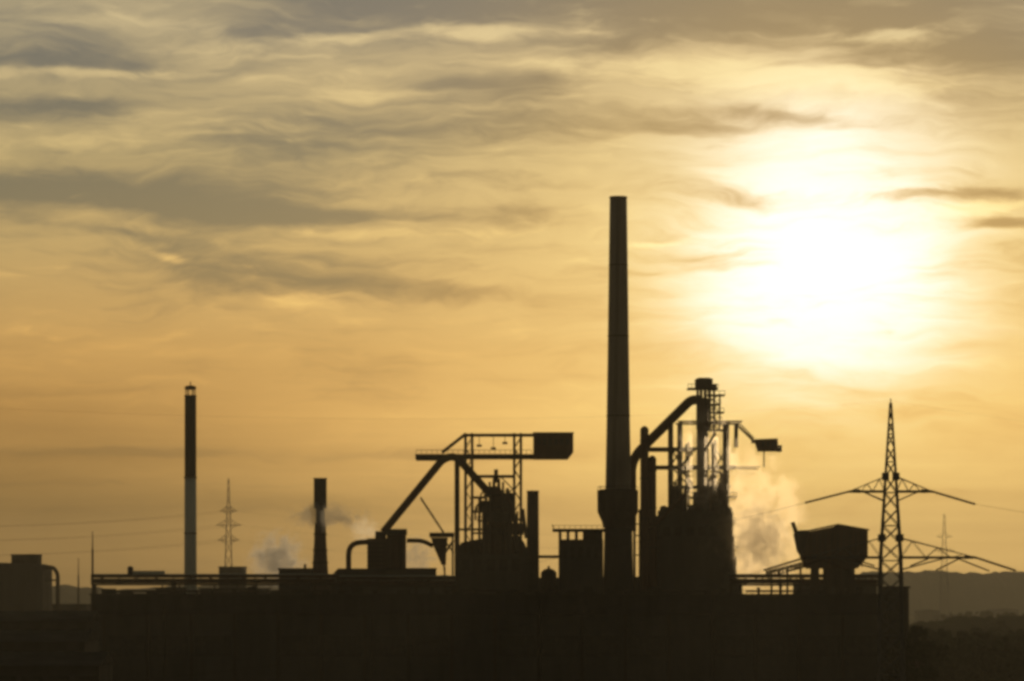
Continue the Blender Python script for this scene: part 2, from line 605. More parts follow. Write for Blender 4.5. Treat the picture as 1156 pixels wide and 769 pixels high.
def short_stack():
    v = View(1450)
    cx, cy = v.x(361.5), 1450
    t = thing('quench_stack', 'short stack with a wider square head above drifting steam', 'stack', cx, cy)
    MB().lathe([(11.5 * v.m, 0), (10.5 * v.m, v.z(665)), (8.6 * v.m, v.z(640)), (7.0 * v.m, v.z(612)), (6.3 * v.m, v.z(590))], cx, cy, 24).build('lower_shaft', 'brick', t, True)
    MB().lathe([(5.2 * v.m, v.z(590) + .01), (5.0 * v.m, v.z(574))], cx, cy, 24).build('neck', 'galv', t, True)
    MB().box(cx - 7 * v.m, cx + 7 * v.m, cy - 6 * v.m, cy + 6 * v.m, v.z(574) + .01, v.z(541)).build('head', 'black_paint', t)
    MB().box(cx - 7.5 * v.m, cx + 7.5 * v.m, cy - 6.5 * v.m, cy + 6.5 * v.m, v.z(541) + .01, v.z(539.8)).build('rim', 'dark_steel', t)
    for p in (604, 622, 636):
        r = {604: 7.6, 622: 8.5, 636: 9.2}[p]
        MB().lathe([(r * v.m, v.z(p)), (r * v.m, v.z(p) + .5)], cx, cy, 24).build('gallery', 'dark_steel', t)


def stove_stack():
    v = View(1545)
    cx, cy = v.x(601.5), 1545
    t = thing('stove_chimney', 'plain dark chimney close to the right of the twin tower furnace', 'chimney', cx, cy)
    MB().lathe([(8 * v.m, 0), (7.2 * v.m, v.z(650)), (6.6 * v.m, v.z(556))], cx, cy, 28).build('shaft', 'black_paint', t, True)
    MB().lathe([(7.0 * v.m, v.z(556) + .01), (7.1 * v.m, v.z(554.6)), (6.4 * v.m, v.z(554))], cx, cy, 28).build('rim', 'dark_steel', t)


big_chimney()
left_chimney()
short_stack()
stove_stack()


# ------------------------------------------------------------------ blast furnace with twin lattice towers
def column(v, p, row, w, Y, dy, parent, name='column', material='steel', low=0.0):
    MB().box(v.x(p) - w * v.m / 2, v.x(p) + w * v.m / 2, Y + dy - w * v.m / 2, Y + dy + w * v.m / 2, low, v.z(row)).build(name, material, parent)


def furnace_left():
    Y = 1520
    v = View(Y)
    m = v.m
    t = thing('blast_furnace', 'blast furnace in twin lattice towers with a boxy cabin on its top beam', 'blast furnace', v.x(558), Y)
    for p, w, row in ((516, 5, 519), (525.5, 2.6, 490), (533, 2.6, 490), (580.5, 3, 490), (588, 3, 490)):
        for dy in (-9, 9):
            column(v, p, row, w, Y, dy, t)
    lat = MB()
    for a, b in ((525.5, 533), (580.5, 588)):
        rows = list(range(494, 640, 12))
        for i in range(len(rows) - 1):
            for dy in (-9, 9):
                q = (rows[i], rows[i + 1]) if i % 2 else (rows[i + 1], rows[i])
                lat.bar((v.x(a), Y + dy, v.z(q[0])), (v.x(b), Y + dy, v.z(q[1])), .28)
            lat.bar((v.x(a), Y - 9, v.z(rows[i])), (v.x(a), Y + 9, v.z(rows[i + 1])), .3)
            lat.bar((v.x(b), Y - 9, v.z(rows[i + 1])), (v.x(b), Y + 9, v.z(rows[i])), .3)
    lat.build('bracing', 'steel', t)
    # main hoist beam
    bm = MB().box(v.x(469), v.x(602) - .02, Y - 3.2, Y + 3.2, v.z(518.5), v.z(513)).build('hoist_beam', 'dark_steel', t)
    MB().box(v.x(470), v.x(500), Y - 3.6, Y + 3.6, v.z(520), v.z(518.5) - .02).build('trolley', 'dark_steel', bm)
    MB().rail(v.x(470), v.x(600), Y - 3.1, v.z(513), 1.6, .2).build('railing', 'steel', bm)
    # top rail and its sloping start
    tp = MB()
    for dy in (-6, 6):
        tp.tube([(v.x(499), Y + dy, v.z(511)), (v.x(524), Y + dy, v.z(491.4)), (v.x(602), Y + dy, v.z(491.4))], .42, 6)
    for p in (524, 543, 562, 584, 600):
        tp.bar((v.x(p), Y - 6, v.z(491.4)), (v.x(p), Y + 6, v.z(491.4)), .4)
    tp.build('top_rail', 'steel', t)
    # crane hook bits hanging in the upper bay
    hk = MB()
    for p, r0, r1 in ((541, 492, 502), (557, 492, 505), (570, 492, 499)):
        hk.bar((v.x(p), Y, v.z(r0)), (v.x(p), Y, v.z(r1)), .25)
        hk.box(v.x(p) - 1, v.x(p) + 1, Y - .8, Y + .8, v.z(r1 + 2.5), v.z(r1))
    hk.build('hoist_block', 'dark_steel', t)
    # cabin
    cab = MB().prism([(v.x(602), v.z(518.5)), (v.x(641), v.z(518.5)), (v.x(647), v.z(511)), (v.x(647), v.z(490)), (v.x(602), v.z(490))], Y - 7, Y + 7).build('cabin', 'rust', t)
    MB().box(v.x(601.5), v.x(647.5), Y - 7.4, Y + 7.4, v.z(490) + .01, v.z(488.8)).build('roof', 'roofing', cab)
    for k in range(6):
        MB().box(v.x(606 + k * 6.4), v.x(610.5 + k * 6.4), Y - 7.12, Y - 7.005, v.z(503), v.z(496)).build('window', 'glass', cab)
    # cross girders
    for row, a, b, w in ((537, 534.5, 579, 1.9), (561, 534.5, 548, 1.6), (577, 534.5, 579, 1.4), (597, 518.6, 579, 1.6)):
        for dy in (-9, 9):
            MB().box(v.x(a), v.x(b), Y + dy - .5, Y + dy + .5, v.z(row + w), v.z(row)).build('girder', 'steel', t)
    # downcomer and uptake
    MB().tube(elbow([(v.x(433), Y - 4, v.z(601)), (v.x(500), Y - 4, v.z(519)), (v.x(513), Y - 4, v.z(515)), (v.x(524), Y - 3, v.z(525.5)), (v.x(556), Y, v.z(561))], 6), 4.3 * m, 16).build('downcomer', 'rust', t, True)
    up = MB()
    for dx, dy in ((-3.5, 0), (4.5, 3)):
        up.tube([(v.x(560) + dx * m, Y + dy, v.z(575)), (v.x(560) + dx * m * .6, Y + dy, v.z(540))], 1.9 * m, 10)
    up.tube([(v.x(560), Y, v.z(545)), (v.x(560), Y, v.z(530))], 2.4 * m, 10)
    up.build('uptake', 'rust', t, True)
    # furnace body
    body = [(22, 672), (22, 640), (21, 622), (14, 607), (10.5, 592), (10, 568), (9, 561), (6, 555), (3.5, 549)]
    MB().lathe([(24 * m, 0)] + [(r * m, v.z(p)) for r, p in body], v.x(561), Y, 32).build('shaft', 'rust', t, True)
    for row, hw in ((559, 15), (573, 20), (588, 22), (602, 27)):
        g = MB().box(v.x(561 - hw), v.x(561 + hw), Y - hw * m, Y + hw * m, v.z(row) - .25, v.z(row) + .25)
        pl = g.build('gallery', 'steel', t)
        r = MB()
        for s in (-1, 1):
            r.rail(v.x(561 - hw), v.x(561 + hw), Y + s * hw * m * .98, v.z(row) + .25, 1.3, .16)
        r.build('railing', 'steel', pl)
    for p, row, r in ((541.5, 562, 1.6), (549, 556, 1.7), (573, 552, 2.0), (577, 566, 1.6), (568, 545, 1.4), (553, 545, 1.3), (546, 571, 1.9), (583, 583, 2.2), (575.5, 560, 1.5)):
        MB().tube([(v.x(p), Y - 11, 0), (v.x(p), Y - 11, v.z(row))], r * m, 8).build('riser_pipe', 'steel', t, True)
    for row0, row1, p0, p1 in ((566, 580, 536, 545), (580, 594, 545, 552), (553, 566, 564, 579), (540, 553, 579, 566), (585, 602, 580, 592)):
        st = MB()
        for dy in (-10.6, -9.6):
            st.bar((v.x(p0), Y + dy, v.z(row1)), (v.x(p1), Y + dy, v.z(row0)), .45)
        for k in range(8):
            f = k / 7
            st.box(v.x(p0 + (p1 - p0) * f) - .3, v.x(p0 + (p1 - p0) * f) + .3, Y - 10.6, Y - 9.6, v.z(row1 + (row0 - row1) * f) - .05, v.z(row1 + (row0 - row1) * f) + .05)
        st.build('stair', 'steel', t)
    for a, b, r1, r0, y0, y1 in ((541, 556, 578, 566, -9, -3), (567, 579, 572, 557, -8, 2), (549, 574, 590, 579, -13, -10.8), (577, 591, 604, 591, -7, 3), (552, 559, 556, 549, 2, 6)):
        MB().box(v.x(a), v.x(b), Y + y0, Y + y1, v.z(r1), v.z(r0)).build('valve_house', 'dark_steel', t)
    for pts, r in ((((543, 566), (543, 558), (553, 551)), 1.0), (((578, 590), (578, 571), (571, 562)), 1.3), (((537, 588), (537, 572), (547, 566)), 1.1), (((588, 604), (584, 596), (584, 578)), 1.2)):
        MB().tube(elbow([(v.x(p), Y - 11.5, v.z(q)) for p, q in pts], 2.5), r * m, 8).build('bleeder_pipe', 'rust', t, True)
    # braced outline on the right
    MB().tube([(v.x(590), Y - 5, v.z(575)), (v.x(594), Y - 5, v.z(608))], .8, 6).build('strut', 'steel', t)
    # cast house round its foot
    ch = MB().prism([(v.x(512), 0), (v.x(608), 0), (v.x(608), v.z(652)), (v.x(599), v.z(628)), (v.x(592), v.z(612)), (v.x(586), v.z(604)),
                     (v.x(545), v.z(607)), (v.x(520), v.z(612)), (v.x(513), v.z(628))], Y + 13, Y + 45).build('cast_house', 'cladding', t)
    MB().box(v.x(518.7), v.x(594), Y - 22, Y + 12.9, 0, v.z(626)).build('tapping_floor', 'cladding', t)
    for k in range(5):
        MB().box(v.x(522 + k * 14), v.x(531 + k * 14), Y - 22.2, Y - 22.01, v.z(645), v.z(632)).build('louvre', 'dark_steel', t)


furnace_left()


def feed_hopper():
    Y = 1500
    v = View(Y)
    m = v.m
    t = thing('feed_hopper', 'braced feed hopper under a thin sloping conveyor beside the twin towers', 'hopper', v.x(498), Y)
    MB().box(v.x(485), v.x(512.5), Y - 5, Y + 5, v.z(606.5), v.z(601.5)).build('platform', 'dark_steel', t)
    h = MB()
    ring = lambda hw, hd, row, cx: [(v.x(cx - hw), Y - hd, v.z(row)), (v.x(cx + hw), Y - hd, v.z(row)), (v.x(cx + hw), Y + hd, v.z(row)), (v.x(cx - hw), Y + hd, v.z(row))]
    a, b, c = ring(9.5, 4, 607.2, 496), ring(7.0, 4, 618, 497), ring(2.4, 1.2, 638, 501)
    vs = a + b + c
    fs = [(3, 2, 1, 0) if False else (0, 1, 2, 3)]
    for k in (0, 4):
        for i in range(4):
            j = (i + 1) % 4
            fs.append((k + i, k + j, k + 4 + j, k + 4 + i))
    fs.append((8, 9, 10, 11))
    h.add(vs, fs).build('funnel', 'rust', t)
    MB().tube([(v.x(501), Y, v.z(636)), (v.x(502.5), Y, v.z(655))], 1.0 * m, 8).build('spout', 'rust', t)
    for dy in (-4.5, 4.5):
        for p in (487, 511):
            pass
        MB().bar((v.x(511), Y + dy, 0), (v.x(511), Y + dy, v.z(606.5)), .6).build('leg', 'steel', t)
        MB().bar((v.x(502), Y + dy, 0), (v.x(502), Y + dy, v.z(640)), .5).build('leg', 'steel', t)
        MB().bar((v.x(500), Y + dy, v.z(628)), (v.x(512), Y + dy, v.z(610)), .7).build('brace', 'steel', t)
        MB().bar((v.x(503), Y + dy, v.z(612)), (v.x(512), Y + dy, v.z(624)), .6).build('brace', 'steel', t)
    MB().truss((v.x(475), Y, v.z(561)), (v.x(501), Y, v.z(600.5)), .9, 2.2, 9, .3).build('conveyor', 'steel', t)
    MB().tube(elbow([(v.x(459.6), Y - 2, v.z(610.5)), (v.x(477), Y - 2, v.z(610.5)), (v.x(489), Y - 2, v.z(616.5))], 4), 2.5 * m, 10).build('feed_pipe', 'rust', t, True)


feed_hopper()


def scrubber():
    Y = 1490
    v = View(Y)
    m = v.m
    t = thing('gas_scrubber', 'squat gas scrubber vessel with a bent pipe at the foot of the sloping downcomer', 'gas scrubber', v.x(440), Y)
    MB().lathe([(12 * m, 0), (12 * m, v.z(646)), (11 * m, v.z(645.5)), (11 * m, v.z(604)), (9.5 * m, v.z(599))], v.x(447.5), Y, 24).build('vessel', 'rust', t, True)
    MB().box(v.x(435.5), v.x(459.2), Y - 7, Y + 4.5, v.z(604), v.z(597.6)).build('head', 'dark_steel', t)
    MB().box(v.x(424), v.x(435.49), Y - 5, Y + 5, v.z(608), v.z(600)).build('gas_valve', 'dark_steel', t)
    lv = MB().box(v.x(415), v.x(441), Y - 4, Y + 6, 0, v.z(608) - .01).build('cooling_cell', 'brick', t)
    for k in range(7):
        r = 613 + k * 5
        MB().box(v.x(414.7), v.x(435.4), Y - 4.5, Y - 4.01, v.z(r + 1.4), v.z(r)).build('slat', 'steel', lv)
    MB().tube(elbow([(v.x(393.5), Y, 0), (v.x(393.5), Y, v.z(613)), (v.x(424), Y, v.z(611.5))], 5), 3.1 * m, 14).build('bent_pipe', 'rust', t, True)
    MB().box(v.x(383), v.x(437), Y - 9, Y - 4.6, 0, v.z(642)).build('pump_house', 'cladding', t)
    MB().prism([(v.x(375), 0), (v.x(382.9), 0), (v.x(382.9), v.z(642)), (v.x(375), v.z(650))], Y - 9, Y - 4).build('ramp_house', 'cladding', t)
    MB().box(v.x(437.1), v.x(493), Y - 12.5, Y - 7.2, 0, v.z(643.5)).build('switch_house', 'cladding', t)
    MB().box(v.x(437.1), v.x(493.4), Y - 13, Y - 7.0, v.z(643.5) + .01, v.z(641.5)).build('roof', 'roofing', t)
    for p in (453, 456.5):
        MB().tube([(v.x(p), Y - 11.5 * m, v.z(641)), (v.x(p), Y - 11.5 * m, v.z(605))], .8 * m, 8).build('riser_pipe', 'steel', t, True)


scrubber()


def stock_house():
    Y = 1475
    v = View(Y)
    t = thing('stock_house', 'blocky stock house with an overhanging roof left of the tall chimney', 'building', v.x(655), Y)
    x0, x1 = v.x(631), v.x(681)
    MB().box(x0, x1, Y, Y + 14, 0, v.z(609)).build('wall', 'cladding', t)
    MB().box(v.x(624), x1 + 1, Y - 2, Y + 16, v.z(600), v.z(597)).build('roof', 'roofing', t)
    MB().box(v.x(661), x1 - .5, Y + 3, Y + 13, v.z(609) + .01, v.z(600) - .01).build('clerestory', 'glass', t)
    for p in (632.5, 641.5, 651, 660, 670, 679):
        for y in (Y + .5, Y + 13.5):
            MB().box(v.x(p) - .5, v.x(p) + .5, y - .4, y + .4, v.z(609) + .01, v.z(600) - .01).build('post', 'steel', t)
    rl = MB()
    rl.rail(v.x(625), v.x(680), Y - 1.8, v.z(597), 1.2, .18)
    rl.build('railing', 'steel', t)
    MB().bar((v.x(625), Y + 5, v.z(596)), (v.x(623.5), Y + 5, v.z(592)), .4).build('davit', 'steel', t)
    MB().tube([(v.x(607), Y + 4, v.z(628.5)), (x0 - .02, Y + 4, v.z(628.5))], 1.7 * v.m, 10).build('gas_main', 'rust', t, True)
    for k in range(5):
        MB().box(v.x(635 + k * 9), v.x(640 + k * 9), Y - .15, Y - .005, v.z(630), v.z(618)).build('window', 'glass', t)
    w = View(1462)
    t = thing('settling_tank', 'low round tank between the plain dark chimney and the stock house', 'tank', w.x(620), 1462)
    MB().lathe([(9 * w.m, 0), (9 * w.m, w.z(647)), (7 * w.m, w.z(644)), (3 * w.m, w.z(642))], w.x(619.5), 1462, 24).build('shell', 'steel', t, True)
    MB().tube([(w.x(619.5), 1462, w.z(642)), (w.x(619.5), 1462, w.z(639))], .5, 8).build('vent', 'steel', t)


stock_house()


# ------------------------------------------------------------------ right blast furnace
def furnace_right():
    Y = 1560
    v = View(Y)
    m = v.m
    t = thing('blast_furnace', 'blast furnace right of the tall chimney with thick bent downcomer and steam', 'blast furnace', v.x(785), Y)
    # head frame, uptake, cap
    up = MB().lathe([(6.6 * m, v.z(560)), (6.6 * m, v.z(486)), (6.9 * m, v.z(484)), (6.9 * m, v.z(452)), (5.5 * m, v.z(449))], v.x(793), Y, 20).build('uptake', 'rust', t, True)
    for p in (787.5, 791.5, 796, 801):
        for dy in (-4, 4):
            MB().bar((v.x(p), Y + dy, v.z(484)), (v.x(p), Y + dy, v.z(440)), .85 if p > 790 else .7).build('post', 'steel', t)
    cap = MB().box(v.x(785), v.x(804), Y - 5, Y + 5, v.z(438.5), v.z(429)).build('winch_house', 'dark_steel', t)
    MB().prism([(v.x(784.4), v.z(429) + .01), (v.x(804.6), v.z(429) + .01), (v.x(800), v.z(427.2)), (v.x(788), v.z(427.2))], Y - 5.4, Y + 5.4).build('roof', 'roofing', cap)
    pl = MB().box(v.x(776), v.x(810), Y - 6, Y + 6, v.z(440), v.z(438.5) - .02).build('platform', 'steel', t)
    MB().box(v.x(804.1), v.x(809), Y - 3, Y + 3, v.z(438.5), v.z(434)).build('vent_box', 'steel', pl)
    r = MB()
    r.rail(v.x(776), v.x(784.4), Y - 5.8, v.z(438.4), 1.4, .25)
    r.rail(v.x(804.6), v.x(810), Y - 5.8, v.z(438.4), 1.4, .25)
    r.build('railing', 'steel', pl)
    # side lattice with small stages
    for dy in (-3, 3):
        MB().bar((v.x(806), Y + dy, v.z(490)), (v.x(806), Y + dy, v.z(440)), .6).build('post', 'steel', t)
        MB().bar((v.x(812.5), Y + dy, v.z(486)), (v.x(812.5), Y + dy, v.z(445)), .4).build('post', 'steel', t)
    for row, a, b in ((446.5, 798, 818), (457, 797, 813), (466, 797, 817), (476.5, 799, 815), (486, 797, 817)):
        s = MB().box(v.x(a), v.x(b), Y - 3.5, Y + 3.5, v.z(row) - .3, v.z(row) + .3).build('stage', 'steel', t)
        MB().rail(v.x(a), v.x(b), Y - 3.3, v.z(row) + .3, 1.4, .22).build('railing', 'steel', s)
    for dy in (-3, 3):
        lt = MB()
        for i, row in enumerate(range(446, 486, 10)):
            a, b = (799, 812) if (i % 2 == 0) == (dy > 0) else (812, 799)
            lt.bar((v.x(a), Y + dy, v.z(row)), (v.x(b), Y + dy, v.z(row + 10)), .35)
        lt.build('bracing', 'steel', t)
    # downcomer
    MB().tube(elbow([(v.x(792), Y, v.z(451.5)), (v.x(780), Y, v.z(451.5)), (v.x(719), Y, v.z(512)), (v.x(713), Y, v.z(526)), (v.x(713), Y, v.z(600))], 9, 7), 5.4 * m, 20).build('downcomer', 'rust', t, True)
    # frame columns
    for p, w, row, low in ((757, 3.6, 477, 0), (767.5, 3.4, 477, 0), (819.5, 4.2, 477, 0), (776, 2.2, 500, 0), (806, 3.0, 498, 0)):
        for dy in (-10, 10):
            MB().box(v.x(p) - w * m / 2, v.x(p) + w * m / 2, Y + dy - w * m / 2, Y + dy + w * m / 2, low, v.z(row)).build('column', 'steel', t)
    MB().box(v.x(831) - 2 * m, v.x(831) + 2 * m, Y - 2, Y + 2, v.z(505), v.z(478.5) - .02).build('hanging_shaft', 'steel', t)
    for row, a, b, w in ((476.3, 764, 836, 2.0), (506, 728, 786, 3.2), (526.5, 739, 829, 3.0), (527.5, 829.2, 856, 1.3), (549, 757, 823, 2.2)):
        for dy in (-10, 10):
            MB().box(v.x(a), v.x(b), Y + dy * 1.05 - .6, Y + dy * 1.05 + .6, v.z(row + w), v.z(row)).build('girder', 'steel', t)
    # cabin on its ropes
    for dy in (-3, 3):
        MB().bar((v.x(832), Y + dy, v.z(480)), (v.x(852), Y + dy, v.z(499)), .45).build('stay', 'steel', t)
        MB().bar((v.x(834), Y + dy, v.z(477.5)), (v.x(851), Y + dy, v.z(495)), .3).build('stay', 'steel', t)
    cab = MB().prism([(v.x(849), v.z(500)), (v.x(853), v.z(500)), (v.x(856), v.z(509.5)), (v.x(878), v.z(509.5)), (v.x(877), v.z(495.5)), (v.x(849), v.z(496.5))], Y - 5, Y + 5).build('cabin', 'rust', t)
    MB().box(v.x(877.6), v.x(882), Y - 4, Y + 4, v.z(510), v.z(503)).build('counterweight', 'dark_steel', cab)
    for k in range(3):
        MB().box(v.x(859 + k * 5.5), v.x(862.5 + k * 5.5), Y - 5.15, Y - 5.005, v.z(505), v.z(499.5)).build('window', 'glass', cab)
    MB().bar((v.x(862.5), Y, v.z(509.6)), (v.x(862.5), Y, v.z(527.5)), .5).build('hanger', 'steel', t)
    # body
    body = [(22, 672), (22, 640), (21.5, 602), (20, 580), (13, 558), (9, 548), (6.7, 540)]
    MB().lathe([(22 * m, 0)] + [(r * m, v.z(p)) for r, p in body], v.x(801), Y + 6, 36).build('shaft', 'rust', t, True)
    for row, hw, cx in ((562, 22, 792), (575, 30, 790), (592, 36, 786)):
        g = MB().box(v.x(cx - hw), v.x(cx + hw), Y - hw * m * .7, Y + hw * m * .7, v.z(row) - .3, v.z(row) + .3).build('gallery', 'steel', t)
        MB().rail(v.x(cx - hw), v.x(cx + hw), Y - hw * m * .7 + .2, v.z(row) + .3, 1.3, .18).build('railing', 'steel', g)
    for p, row, r_ in ((761, 545, 1.7), (772, 549, 2.1), (800, 548, 2.4), (811, 546, 2.6), (815, 553, 2.0), (746, 572, 1.5), (750.5, 577, 1.4)):
        MB().tube([(v.x(p), Y - 13, 0), (v.x(p), Y - 13, v.z(row))], r_ * m, 8).build('riser_pipe', 'steel', t, True)
    # stepped side houses
    MB().box(v.x(796), v.x(824), Y + 11.5, Y + 24, 0, v.z(549)).build('hoist_house', 'cladding', t)
    MB().box(v.x(757), v.x(772), Y + 11.5, Y + 22, 0, v.z(551)).build('filter_house', 'cladding', t)
    MB().box(v.x(730), v.x(741.5), Y - 13, Y - 4, 0, v.z(583)).build('side_house', 'cladding', t)
    ch = MB().box(v.x(741), v.x(824), Y - 24, Y - 14.5, 0, v.z(579)).build('cast_house', 'cladding', t)
    for k in range(6):
        MB().box(v.x(746 + k * 13), v.x(754 + k * 13), Y - 24.2, Y - 24.005, v.z(606), v.z(596)).build('louvre', 'dark_steel', ch)
    for a, b, r0, dy in ((822, 829, 562, -12), (822, 827.5, 590, -14), (822, 831, 618, -12), (735, 742, 590, -20), (737, 742, 618, -20)):
        st = MB().box(v.x(a), v.x(b), Y + dy - 5, Y + dy + 5, v.z(r0) - .3, v.z(r0) + .3).build('side_platform', 'steel', t)
        MB().rail(v.x(a), v.x(b), Y + dy - 4.8, v.z(r0) + .3, 1.4, .25).build('railing', 'steel', st)
    for p, r0, rr in ((825.5, 604, 1.3), (827.5, 628, 1.6), (739, 596, 1.2)):
        MB().tube([(v.x(p), Y - 17, 0), (v.x(p), Y - 17, v.z(r0))], rr * m, 8).build('riser_pipe', 'rust', t, True)
    for a, b, r1, r0 in ((781.5, 785.5, 579, 556), (759, 771, 579, 563), (742, 750, 590, 577)):
        MB().box(v.x(a), v.x(b), Y - 12, Y - 4, v.z(r1 + 6), v.z(r0)).build('valve_house', 'dark_steel', t)
    for a, b, top in ((743, 752, 572), (754, 766, 575.5), (772, 784, 571), (790, 797, 574), (803, 815, 568), (816.5, 823, 573)):
        MB().prism([(v.x(a), v.z(579) + .01), (v.x(b), v.z(579) + .01), (v.x(b), v.z(top + 2)), (v.x((a + b) / 2), v.z(top)), (v.x(a), v.z(top + 2))], Y - 22, Y - 16).build('roof_vent', 'cladding', ch)
    MB().tube(elbow([(v.x(724), Y - 25, v.z(600)), (v.x(742), Y - 25, v.z(590)), (v.x(770), Y - 25, v.z(560)), (v.x(776), Y - 14, v.z(552))], 5), 2.2 * m, 10).build('gas_main', 'rust', t, True)
    MB().tube(elbow([(v.x(800), Y - 15, v.z(575)), (v.x(800), Y - 15, v.z(537)), (v.x(812), Y - 15, v.z(533)), (v.x(812), Y - 15, v.z(575))], 4), 1.7 * m, 10).build('gas_main', 'rust', t, True)
    for p0, r0, p1, r1 in ((757, 549, 776, 528), (776, 549, 757, 528), (806, 528, 819, 508), (819, 528, 806, 508), (757, 526, 767, 508), (767, 526, 757, 508), (806, 549, 819, 530)):
        MB().bar((v.x(p0), Y - 10.2, v.z(r0)), (v.x(p1), Y - 10.2, v.z(r1)), .55).build('brace', 'steel', t)
    for row0, row1, p0, p1 in ((512, 526, 769, 780), (532, 548, 780, 769), (552, 566, 797, 808), (490, 506, 797, 806)):
        MB().bar((v.x(p0), Y - 11, v.z(row1)), (v.x(p1), Y - 11, v.z(row0)), 1.1).build('stair', 'steel', t)
    MB().prism([(v.x(824.1), 0), (v.x(829), 0), (v.x(829), v.z(655)), (v.x(824.1), v.z(640))], Y - 24, Y - 10).build('apron', 'cladding', t)


furnace_right()


def stoves():
    Y = 1535
    v = View(Y)
    for p, r, row, lab in ((727.5, 4.8, 481, 'tall slim hot blast stove pressed against the right of the tall chimney'),
                           (736.5, 4.6, 514, 'shorter hot blast stove standing under the downcomer beside the taller one')):
        y = Y if p < 730 else Y + 2
        t = thing('hot_blast_stove', lab, 'stove', v.x(p), y, 0, 'hot blast stoves beside the tall chimney')
        MB().lathe([(r * v.m * 1.08, 0), (r * v.m, v.z(650)), (r * v.m, v.z(row + 6))], v.x(p), y, 24).build('shell', 'rust', t, True)
        MB().lathe([(r * v.m * 1.02, v.z(row + 6) + .01), (r * v.m * .95, v.z(row + 3)), (r * v.m * .6, v.z(row + 1)), (r * v.m * .15, v.z(row))], v.x(p), y, 24).build('dome', 'steel', t, True)
        for q in (row + 18, row + 60, row + 105):
            MB().lathe([(r * v.m * 1.12, v.z(q)), (r * v.m * 1.12, v.z(q) + .5)], v.x(p), y, 24).build('gallery', 'dark_steel', t)
    # bracing rungs between chimney and stove
    t = thing('pipe_rack', 'slender pipe rack with rungs in the gap beside the tall chimney', 'pipe rack', v.x(719.5), 1516)
    w = View(1516)
    for q in (716.3, 722.4):
        MB().tube([(w.x(q), 1516, 0), (w.x(q), 1516, w.z(575))], .55, 8).build('post', 'steel', t)
    for row in (577, 591, 604, 626):
        MB().box(w.x(716.3), w.x(722.4), 1515.7, 1516.3, w.z(row + 1.4), w.z(row)).build('rung', 'steel', t)


stoves()


# ------------------------------------------------------------------ hopper building at the right
def bunker():
    Y = 1370
    v = View(Y)
    m = v.m
    t = thing('coal_bunker', 'dark gabled coal bunker raised on legs beside the big pylon', 'bunker', v.x(945), Y)
    body = MB().prism([(v.x(914), v.z(600)), (v.x(944), v.z(594)), (v.x(977.5), v.z(599.5)), (v.x(977.5), v.z(629)), (v.x(966), v.z(642)),
                       (v.x(912), v.z(642)), (v.x(905), v.z(629))], Y - 8, Y + 10).build('bin', 'rust', t)
    rf = MB()
    rf.prism([(v.x(912.5), v.z(600)), (v.x(944), v.z(593.5)), (v.x(979), v.z(599.3)), (v.x(979), v.z(598)), (v.x(944), v.z(591.8)), (v.x(912.5), v.z(598.4))], Y - 8.6, Y + 10.6)
    rf.build('roof', 'roofing', t)
    MB().prism([(v.x(897), v.z(603)), (v.x(901), v.z(599)), (v.x(913.6), v.z(598.6)), (v.x(911), v.z(604)), (v.x(905), v.z(628)), (v.x(901), v.z(622))], Y - 5, Y + 7).build('lean_to', 'cladding', t)
    MB().prism([(v.x(893), v.z(590)), (v.x(896.5), v.z(589)), (v.x(900.5), v.z(600)), (v.x(897), v.z(603))], Y - 1.5, Y + 1.5).build('chute_head', 'rust', t)
    for p in (920, 934, 948, 960):
        for dy in (-7, 8):
            MB().box(v.x(p) - .9, v.x(p) + .9, Y + dy - .9, Y + dy + .9, 0, v.z(642) - .01).build('leg', 'steel', t)
    MB().box(v.x(935.5), v.x(958), Y - 4, Y + 5, v.z(663), v.z(642) - .01).build('discharge_chute', 'steel', t)
    for k in range(9):
        MB().box(v.x(917 + k * 6.7) - .25, v.x(917 + k * 6.7) + .25, Y - 8.35, Y - 8.005, v.z(640), v.z(603)).build('rib', 'steel', body)
    # conveyor ramp climbing to its foot
    tr = thing('conveyor_ramp', 'low conveyor ramp rising to the foot of the coal bunker', 'conveyor', v.x(888), Y + 14)
    MB().truss((v.x(868), Y + 14, v.z(645)), (v.x(911), Y + 14, v.z(634)), 2.0, 3, 9, .4).build('girder', 'steel', tr)
    MB().prism([(v.x(868), v.z(648)), (v.x(911), v.z(637.2)), (v.x(911), v.z(635.2)), (v.x(868), v.z(646))], Y + 13, Y + 15).build('belt_deck', 'dark_steel', tr)
    for p in (874, 892, 907):
        MB().bar((v.x(p), Y + 14, 0), (v.x(p), Y + 14, v.z(649 - (p - 868) * .25)), .7).build('leg', 'steel', tr)


bunker()


